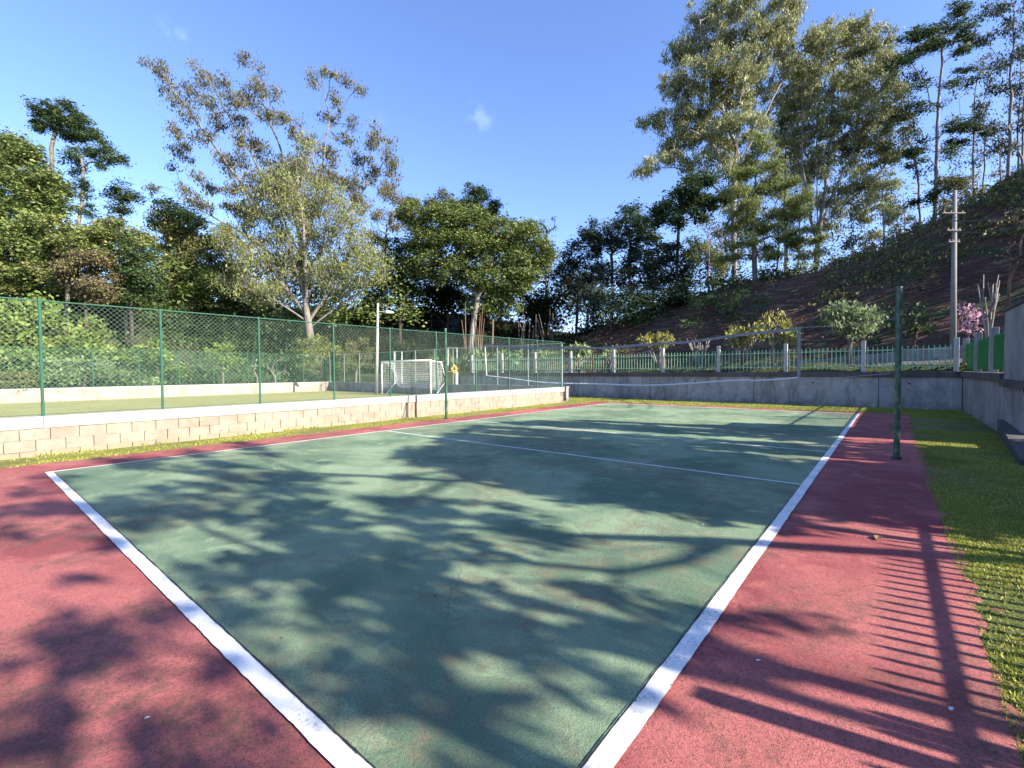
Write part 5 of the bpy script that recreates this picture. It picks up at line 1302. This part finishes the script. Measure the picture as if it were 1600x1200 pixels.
# ------------------------------------------------------------------ trees right of the picture whose shade falls on the court
# sunny gaps and dark patches on the ground, as photo ellipses (px, py, rx, ry, density, slope)
PATCH = [(330, 753, 75, 9, .9, 0), (215, 790, 75, 14, .8, 0), (300, 792, 95, 12, .7, 0), (455, 745, 45, 8, .7, 0), (480, 818, 50, 18, .9, 0), (280, 900, 50, 18, .85, .1), (345, 828, 60, 8, .6, 0), (430, 900, 80, 26, .95, .2),
    (400, 970, 60, 20, .5, .2), (450, 970, 35, 12, .8, .2), (420, 1040, 75, 30, .75, .3), (25, 820, 45, 20, .85, 0), (90, 795, 50, 8, .7, 0), (130, 835, 45, 12, .8, 0), (60, 768, 45, 7, .5, 0), (190, 855, 25, 10, .8, 0), (50, 950, 55, 16, .6, -.1),
    (120, 905, 50, 10, .6, -.1), (140, 1000, 80, 26, .9, 0), (215, 985, 40, 24, .7, 0), (275, 1050, 45, 28, .7, .3), (120, 1105, 50, 18, .8, 0), (25, 1130, 40, 18, .8, -.2), (310, 1120, 60, 28, .7, .3), (330, 1175, 100, 22, .6, .1),
    (425, 752, 35, 12, .8, 0), (501, 726, 28, 3, .4, 0), (545, 760, 35, 6, .5, .1), (630, 748, 55, 4, .5, .05), (627, 788, 38, 9, .75, .1), (730, 783, 30, 4, .45, .1), (800, 790, 45, 7, .55, .1), (795, 815, 45, 8, .6, .15), (515, 790, 55, 7, .5, 0),
    (510, 830, 75, 26, .85, .15), (630, 818, 45, 8, .7, .1), (560, 870, 68, 28, .9, .2), (460, 905, 65, 33, .85, .2), (655, 865, 35, 14, .75, .2), (600, 925, 80, 26, .9, .25), (690, 915, 25, 10, .6, .2), (600, 955, 85, 16, .7, .25), (785, 912, 28, 12, .8, .3),
    (845, 915, 50, 10, .45, .2), (870, 955, 45, 12, .4, .3), (860, 865, 25, 5, .6, .15), (875, 828, 30, 9, .6, .2), (680, 955, 25, 12, .8, .2), (945, 800, 45, 4, .5, .1), (950, 826, 90, 9, .5, .12), (970, 838, 35, 8, .7, .1), (825, 810, 30, 7, .6, .2),
    (915, 915, 20, 9, .7, .3), (1040, 940, 45, 9, .6, .3), (1045, 906, 25, 5, .5, .2), (905, 965, 45, 10, .45, .35), (1265, 968, 30, 9, .5, .2), (760, 985, 95, 11, .6, .2), (930, 1030, 110, 22, .65, .3), (765, 1020, 40, 16, .7, .1),
    (620, 1020, 30, 9, .6, .1), (727, 1077, 42, 13, .85, .1), (790, 1112, 30, 18, .7, .2), (640, 1110, 95, 26, .75, .3), (620, 1165, 65, 33, .85, .1), (868, 1155, 32, 11, .7, .1),
    (1120, 1008, 40, 9, .7, .2), (1000, 1075, 45, 10, .3, .2)]
POLY = [([(640, 712), (717, 690), (800, 684), (933, 692), (1053, 700), (1164, 716), (1259, 728), (1367, 742), (1440, 742), (1600, 742), (1640, 832), (1487, 826), (1310, 810), (1229, 804), (1208, 817), (1117, 808), (1022, 796), (927, 782), (796, 758), (732, 742), (690, 728)], 1.0, 'mid'),
    ([(690, 690), (700, 676), (760, 663), (850, 656), (950, 658), (1060, 664), (1150, 665), (1250, 672), (1335, 690), (1290, 705), (1280, 722), (1164, 714), (1053, 699), (933, 690), (800, 682)], .42, 'far'),
    ([(1290, 700), (1420, 690), (1440, 740), (1290, 730)], .3, 'far'),
    ([(1425, 700), (1600, 705), (1640, 836), (1487, 826), (1450, 760)], .95, 'mid')]
SX = SD / SD[0]
def inside(poly, x, y):
    c_ = np.zeros(len(x), bool); n = len(poly); j = n - 1
    for i in range(n):
        xi, yi = poly[i]; xj, yj = poly[j]
        k_ = ((yi > y) != (yj > y)) & (x < (xj - xi) * (y - yi) / (yj - yi + 1e-9) + xi)
        c_ ^= k_; j = i
    return c_
rs = np.random.default_rng(21)
def gpt(px, py):
    d = FWD[None] + RGT[None] * ((px - 800) / FPX)[:, None] - UPV[None] * ((py - 600) / FPX)[:, None]
    return CAM[None] + d * (-CAM[2] / d[:, 2])[:, None]
def crown_over(P, xt, dx, jit=0):
    X0 = xt + rs.uniform(-dx, dx, len(P))
    return P + SX[None] * (X0 - P[:, 0])[:, None] + rs.normal(0, jit, (len(P), 3)) if jit else P + SX[None] * (X0 - P[:, 0])[:, None]
near = []
for (px, py, rx, ry, den, sl_) in PATCH:
    q = np.array([[px - rx, py], [px + rx, py], [px, py - ry], [px, py + ry]], float); g_ = gpt(q[:, 0], q[:, 1])
    area = np.linalg.norm(g_[0] - g_[1]) * np.linalg.norm(g_[2] - g_[3]) * .785
    n = max(1, int(area * den * 31))
    a = rs.uniform(0, 2 * math.pi, n); r_ = np.sqrt(rs.random(n))
    x = px + rx * r_ * np.cos(a); y = py + ry * r_ * np.sin(a) + sl_ * rx * r_ * np.cos(a)
    near.append(gpt(x, y))
near = np.concatenate(near)
# fine mottling: small gaps inside the dark patches and small leaf sprays outside them
u_ = near[:, 0] + near[:, 1] * math.tan(SUN_AZ); w_ = near[:, 1] - near[:, 0] * math.tan(SUN_AZ)
hx, hy = rs.uniform(-4, 12, 900), rs.uniform(-4, 7, 900); hr = rs.uniform(.05, .19, 900)
gap = np.zeros(len(near), bool)
for a_, b_, r_ in zip(hx, hy, hr): gap |= ((u_ - a_) / (r_ * 2.6)) ** 2 + ((w_ - b_) / r_) ** 2 < 1
near = near[~gap]
ex = []
for i in range(70):
    c0 = np.array([rs.uniform(-1, 9), rs.uniform(-.5, 3.0), 0]); k_ = rs.integers(4, 12)
    e_ = rs.normal(0, 1, (k_, 3)) * [.22, .07, 0]; e_[:, 1] += e_[:, 0] * math.tan(SUN_AZ); ex.append(c0 + e_)
near = np.concatenate([near] + ex)
near = crown_over(near, 17.5, 1.3)
mid, far_ = [], []
for poly, den, kind_ in POLY:
    pv = np.array(poly, float)
    g_ = gpt(pv[:, 0], pv[:, 1]); lo, hi = g_.min(0), g_.max(0)
    n = int((hi[0] - lo[0]) * (hi[1] - lo[1]) * 46)
    x = rs.uniform(lo[0], hi[0], n); y = rs.uniform(lo[1], hi[1], n)
    P_ = np.stack([x, y, np.zeros(n)], 1); dd = P_ - CAM; z_ = dd @ FWD
    qx = 800 + FPX * (dd @ RGT) / z_; qy = 600 - FPX * (dd @ UPV) / z_
    k_ = inside(poly, qx, qy)
    P_ = P_[k_]
    if kind_ == 'far':   # combed into streaks that run with the light
        v_ = P_[:, 1] - P_[:, 0] * math.tan(SUN_AZ)
        keep = (np.sin(v_ * 7.3) + np.sin(v_ * 12.1 + 1) + np.sin(v_ * 4.1 + 2)) > -.15 - den
        P_ = P_[keep]; far_.append(P_)
    else: mid.append(P_)
mid = crown_over(np.concatenate(mid), 17, 1.6); far_ = crown_over(np.concatenate(far_), 16.5, 1.0)
def shade_tree(label, pts, bark, leaf, per, spread, size, xt, r0, seed, ntip=150, foot=None):
    rs_ = np.random.default_rng(seed)
    cx, cy = pts[:, 0].mean(), pts[:, 1].mean(); g = hz(cx, cy)
    zc = np.percentile(pts[:, 2], 12)
    if foot is not None: cx, cy = foot; g = hz(cx, cy)
    trunk = [np.array([cx + .4, cy, g - .3]), np.array([cx + .2, cy + .03, g + (zc - g) * .4]), np.array([cx, cy, max(zc, g + 1.5)])]
    tips = pts[rs_.choice(len(pts), min(ntip, len(pts)), False)]
    rt = empty('shade_tree', tuple(trunk[0]), label=label, cat='tree')
    nd, par, rad, cnt = skeleton(trunk, tips, seg=1.0, rmax=r0, wander=.04, rs=rs_, rtip=.005, power=.5)
    skeleton_mesh('trunk', nd, par, rad, B[bark], rt, 5)
    leaves('crown', pts, spread, per, size, .5, 'any', L[leaf], rt, rs_, flat=1)
v_ = near[:, 1]
FOOT = (7.35, 7.85)
cuts = np.percentile(v_, [0, 33, 66, 100])
for i, lb in enumerate(('tall spreading tree on the right bank nearest the camera', 'tall tree on the right bank shading the middle of the near court', 'tall tree on the right bank beyond the other two')):
    s_ = near[(v_ >= cuts[i]) & (v_ <= cuts[i + 1])]
    shade_tree(lb, s_, 'grey', 'broad', 10, .07, .14, 17.5, (.085, .085, .085)[i], 31 + i, 60, ((17.5, 2.1), (17.5, 6.2), (17.5, 6.6))[i])
cut = np.median(mid[:, 1])
shade_tree('dense bushy tree behind the lawn right of the net post', mid[mid[:, 1] < cut], 'brown', 'broad', 12, .16, .22, 19.5, .2, 41, 120)
shade_tree('dense bushy tree on the bank right of the far half of the court', mid[mid[:, 1] >= cut], 'brown', 'broad', 12, .16, .22, 19.5, .2, 42, 120)
shade_tree('thin leaved tree on the bank beside the end of the court', far_, 'brown', 'broad', 10, .07, .2, 19, .15, 43, 140)
rs_ = np.random.default_rng(66)
rt = empty('twin_trunk_tree', (15, 2.64, hz(15, 2.64) - .2), label='slim tree with two upright trunks just right of the lawn by the camera', cat='tree')
for yy, r_, dz in ((2.75, .07, 4.3), (2.54, .055, 3.9)):
    g = hz(15, yy) - .2
    rebase(MB().tube([(15, yy, g), (15.03, yy + .01, g + 1.5), (14.98, yy - .015, g + 3), (15.02, yy, dz)], [r_ * 1.2, r_, r_ * .9, r_ * .6], 8).build('trunk', B['brown'], smooth=True), rt)
leaves('crown', np.array([15, 2.65, 4.5]) + rs_.normal(0, 1, (26, 3)) * [.7, .35, .35], .14, 26, .16, .5, 'any', L['broad'], rt, rs_)
# a long thin bough that crosses the sun near the camera
def bough(a, b_, xt, r_):
    P_ = gpt(np.array([a[0], b_[0]], float), np.array([a[1], b_[1]], float)); P_ = P_ + SX[None] * (xt - P_[:, 0])[:, None]
    return P_
for nm, lb, segs, xt, rr in ((('leaning_trunk', 'thin bare bough over the middle of the near court', [(905, 908), (960, 940), (1072, 997), (1090, 1008)], 22, .05)),):
    q = np.array(segs, float); P_ = gpt(q[:, 0], q[:, 1]); P_ = P_ + SX[None] * (xt + np.linspace(0, 3, len(P_)) - P_[:, 0])[:, None]
    P_ = list(P_)
    e = P_[-1]; d_ = e - P_[-2]
    P_.append(np.array([e[0] + 2.2, e[1] + .4, hz(e[0] + 2.2, e[1]) - .3]))
    rt = empty('leaning_tree', tuple(P_[-1]), label=lb, cat='tree')
    rebase(MB().tube(P_, [rr * .6] * (len(P_) - 3) + [rr, rr, rr * 1.3][:3], 7).build('trunk', B['brown'], smooth=True), rt)

# ------------------------------------------------------------------ grass blades, weeds, fallen leaves
def blades(name, n, xr, yr, hmin, hmax, mat_name, dens=None, z=0, wd=.006):
    x = rs.uniform(*xr, n); y = rs.uniform(*yr, n)
    if dens is not None:
        k_ = dens(x, y); x, y = x[k_], y[k_]
    n = len(x); h = rs.uniform(hmin, hmax, n); a = rs.uniform(0, 2 * math.pi, n); ln_ = rs.uniform(.2, 1.0, n) * h; b_ = rs.uniform(0, 2 * math.pi, n)
    w2 = wd * rs.uniform(.6, 1.5, n)
    p0 = np.stack([x - np.cos(a) * w2, y - np.sin(a) * w2, np.full(n, z)], 1); p1 = np.stack([x + np.cos(a) * w2, y + np.sin(a) * w2, np.full(n, z)], 1)
    p2 = np.stack([x + np.cos(b_) * ln_, y + np.sin(b_) * ln_, z + h], 1)
    vs = np.stack([p0, p1, p2], 1).reshape(-1, 3); fs = np.arange(3 * n).reshape(-1, 3)
    return tag(fast_mesh(name, vs, fs, L[mat_name]), kind='stuff')
L['grass'] = leaf_material('grass_blade', (.13, .165, .025), (.27, .27, .05), (.42, .33, .12), trans=.3, share=.12)
patchy = lambda x, y: (np.sin(x * 3.1 + y * 1.3) + np.sin(y * 2.7 - x) + rs.uniform(-1.6, 1.6, len(x))) > -.9
blades('grass', 90000, (10.17, 11.9), (1.2, 6.5), .008, .022, 'grass', patchy)
blades('grass', 40000, (10.14, 11.75), (6.5, 14), .010, .026, 'grass', patchy)
blades('grass', 20000, (9.0, 11.7), (17.5, 21.5), .02, .05, 'grass', lambda x, y: patchy(x, y) & ((y > 18.78) | (x > 10.24)))
blades('grass', 26000, (-2.05, -1.0), (-1.2, 18.4), .008, .028, 'grass', lambda x, y: (np.sin(x * 5 + y * 1.1) + np.sin(y * 2.2) + rs.uniform(-1.2, 1.2, len(x))) > -.2, wd=.008)
blades('grass', 30000, (-4.5, 10), (18.72, 21.5), .02, .05, 'grass', patchy, wd=.009)
blades('weeds', 900, (-2.08, -1.97), (-1, 17), .03, .09, 'grass', lambda x, y: np.sin(y * 1.7) + np.sin(y * 4.1) > .5, wd=.012)
r = random.Random(8)
me = None
def fallen(x, y, z, s_, mat, lab, cat='leaf', name='fallen_leaf', group='leaves fallen on the court and lawn'):
    mb = MB(); a = r.uniform(0, 6.28); ca, sa = math.cos(a), math.sin(a)
    pts = [(-1, 0, .02), (-.3, .42, .22), (.5, .38, .14), (1, .02, .05), (.45, -.4, .2), (-.35, -.42, .1), (0, 0, .03)]
    mb.v = [(x + s_ * (u * ca - v * sa), y + s_ * (u * sa + v * ca), z + s_ * w_ + .003) for u, v, w_ in pts]
    mb.f = [(6, i, (i + 1) % 6) for i in range(6)]
    return tag(mb.build(name, mat), lab, cat, group)
for (px, py, s_, m_, lb) in ((1372, 841, .07, 'leaf_dead', 'curled brown leaf on the red strip beside the dark shadow band'), (1561, 957, .05, 'leaf_dead', 'dark brown leaf lying in the sunlit lawn'), (1185, 1033, 0.014, 'net_white', 'small white scrap on the red strip near the white line'), (1486, 1109, 0.019, 'net_white', 'white scrap near the lower right corner of the red strip'),
        (1376, 1163, .016, 'leaf_dead', 'tiny brown leaf at the bottom of the red strip'), (270, 754, 0.019, 'net_white', 'white fleck on the green near the left corner'), (283, 885, 0.012, 'net_white', 'white fleck beside the left white line'), (1537, 690, 0.037, 'net_white', 'pale scrap on the shaded lawn'), (1472, 660, 0.031, 'net_white', 'pale scrap on the far shaded lawn'),
        (680, 932, .016, 'black', 'dark speck in the middle of the near court'), (1098, 821, 0.019, 'net_white', 'light fleck right of the big shadow'), (424, 814, .03, 'leaf_dead', 'dark leaf in the mottled shade on the left'), (230, 1123, 0.011, 'net_white', 'white chip on the red near the bottom left'), (1180, 871, 0.012, 'net_white', 'light fleck beside the right white line')):
    g_ = ground(px, py, .012); fallen(g_[0], g_[1], .014, s_, M[m_], lb)
# wandering cracks in the green surface
for pts_, wd in (([(1.2, 2.2), (2.4, 2.9), (3.4, 3.9), (4.2, 4.1), (4.9, 5.3)], .006), ([(3.3, 3.8), (3.0, 5.4), (3.7, 7.2)], .005), ([(8.8, 4.7), (7.5, 4.5), (6.9, 3.4), (5.6, 3.0)], .005), ([(4.6, 6.8), (6.0, 7.3), (6.4, 8.9), (8.0, 9.4)], .006), ([(.4, 1.4), (1.6, 1.2), (2.2, .3)], .005), ([(8.0, .7), (7.2, 1.6), (7.6, 2.8)], .004)):
    ctr = []
    for (xa, ya), (xb, yb) in zip(pts_[:-1], pts_[1:]):
        k = int(math.hypot(xb - xa, yb - ya) / .04)
        for i in range(k): ctr.append(np.array([xa + (xb - xa) * i / k, ya + (yb - ya) * i / k]))
    wv = np.zeros(2); mb = MB()
    for i, c0 in enumerate(ctr):
        wv = wv * .93 + np.array([r.gauss(0, .011), r.gauss(0, .011)]); q = c0 + wv
        d0 = ctr[min(i + 1, len(ctr) - 1)] - ctr[max(i - 1, 0)]; n0 = np.array([-d0[1], d0[0]]) / (np.linalg.norm(d0) + 1e-9); h_ = wd * .5 * r.uniform(.2, 1.2) * .7 * min(1, i / 8, (len(ctr) - i) / 8)
        mb.v += [(q[0] + n0[0] * h_, q[1] + n0[1] * h_, .0125), (q[0] - n0[0] * h_, q[1] - n0[1] * h_, .0125)]
        if i: mb.f.append((2 * i - 2, 2 * i - 1, 2 * i + 1, 2 * i))
    tag(mb.build('court_crack', M['crack']), kind='structure')
# many tiny crumbs and leaf bits

n = 2200
x = rs.uniform(-1, 10.2, n); y = rs.uniform(.0, 14, n) ** 1.0; s_ = rs.uniform(.003, .009, n); a = rs.uniform(0, 6.28, n)
c_ = np.stack([x, y, np.full(n, .0175)], 1); d1 = np.stack([np.cos(a), np.sin(a), np.zeros(n)], 1) * s_[:, None]; d2 = np.stack([-np.sin(a), np.cos(a), np.full(n, .6)], 1) * s_[:, None] * .6
vs = np.stack([c_ - d1, c_ - d2 * [1, 1, 0], c_ + d1, c_ + d2], 1).reshape(-1, 3)
tag(fast_mesh('litter', vs, np.arange(4 * n).reshape(-1, 4), M['leaf_dead']), kind='stuff')
print('LEAVES', STAT[0])
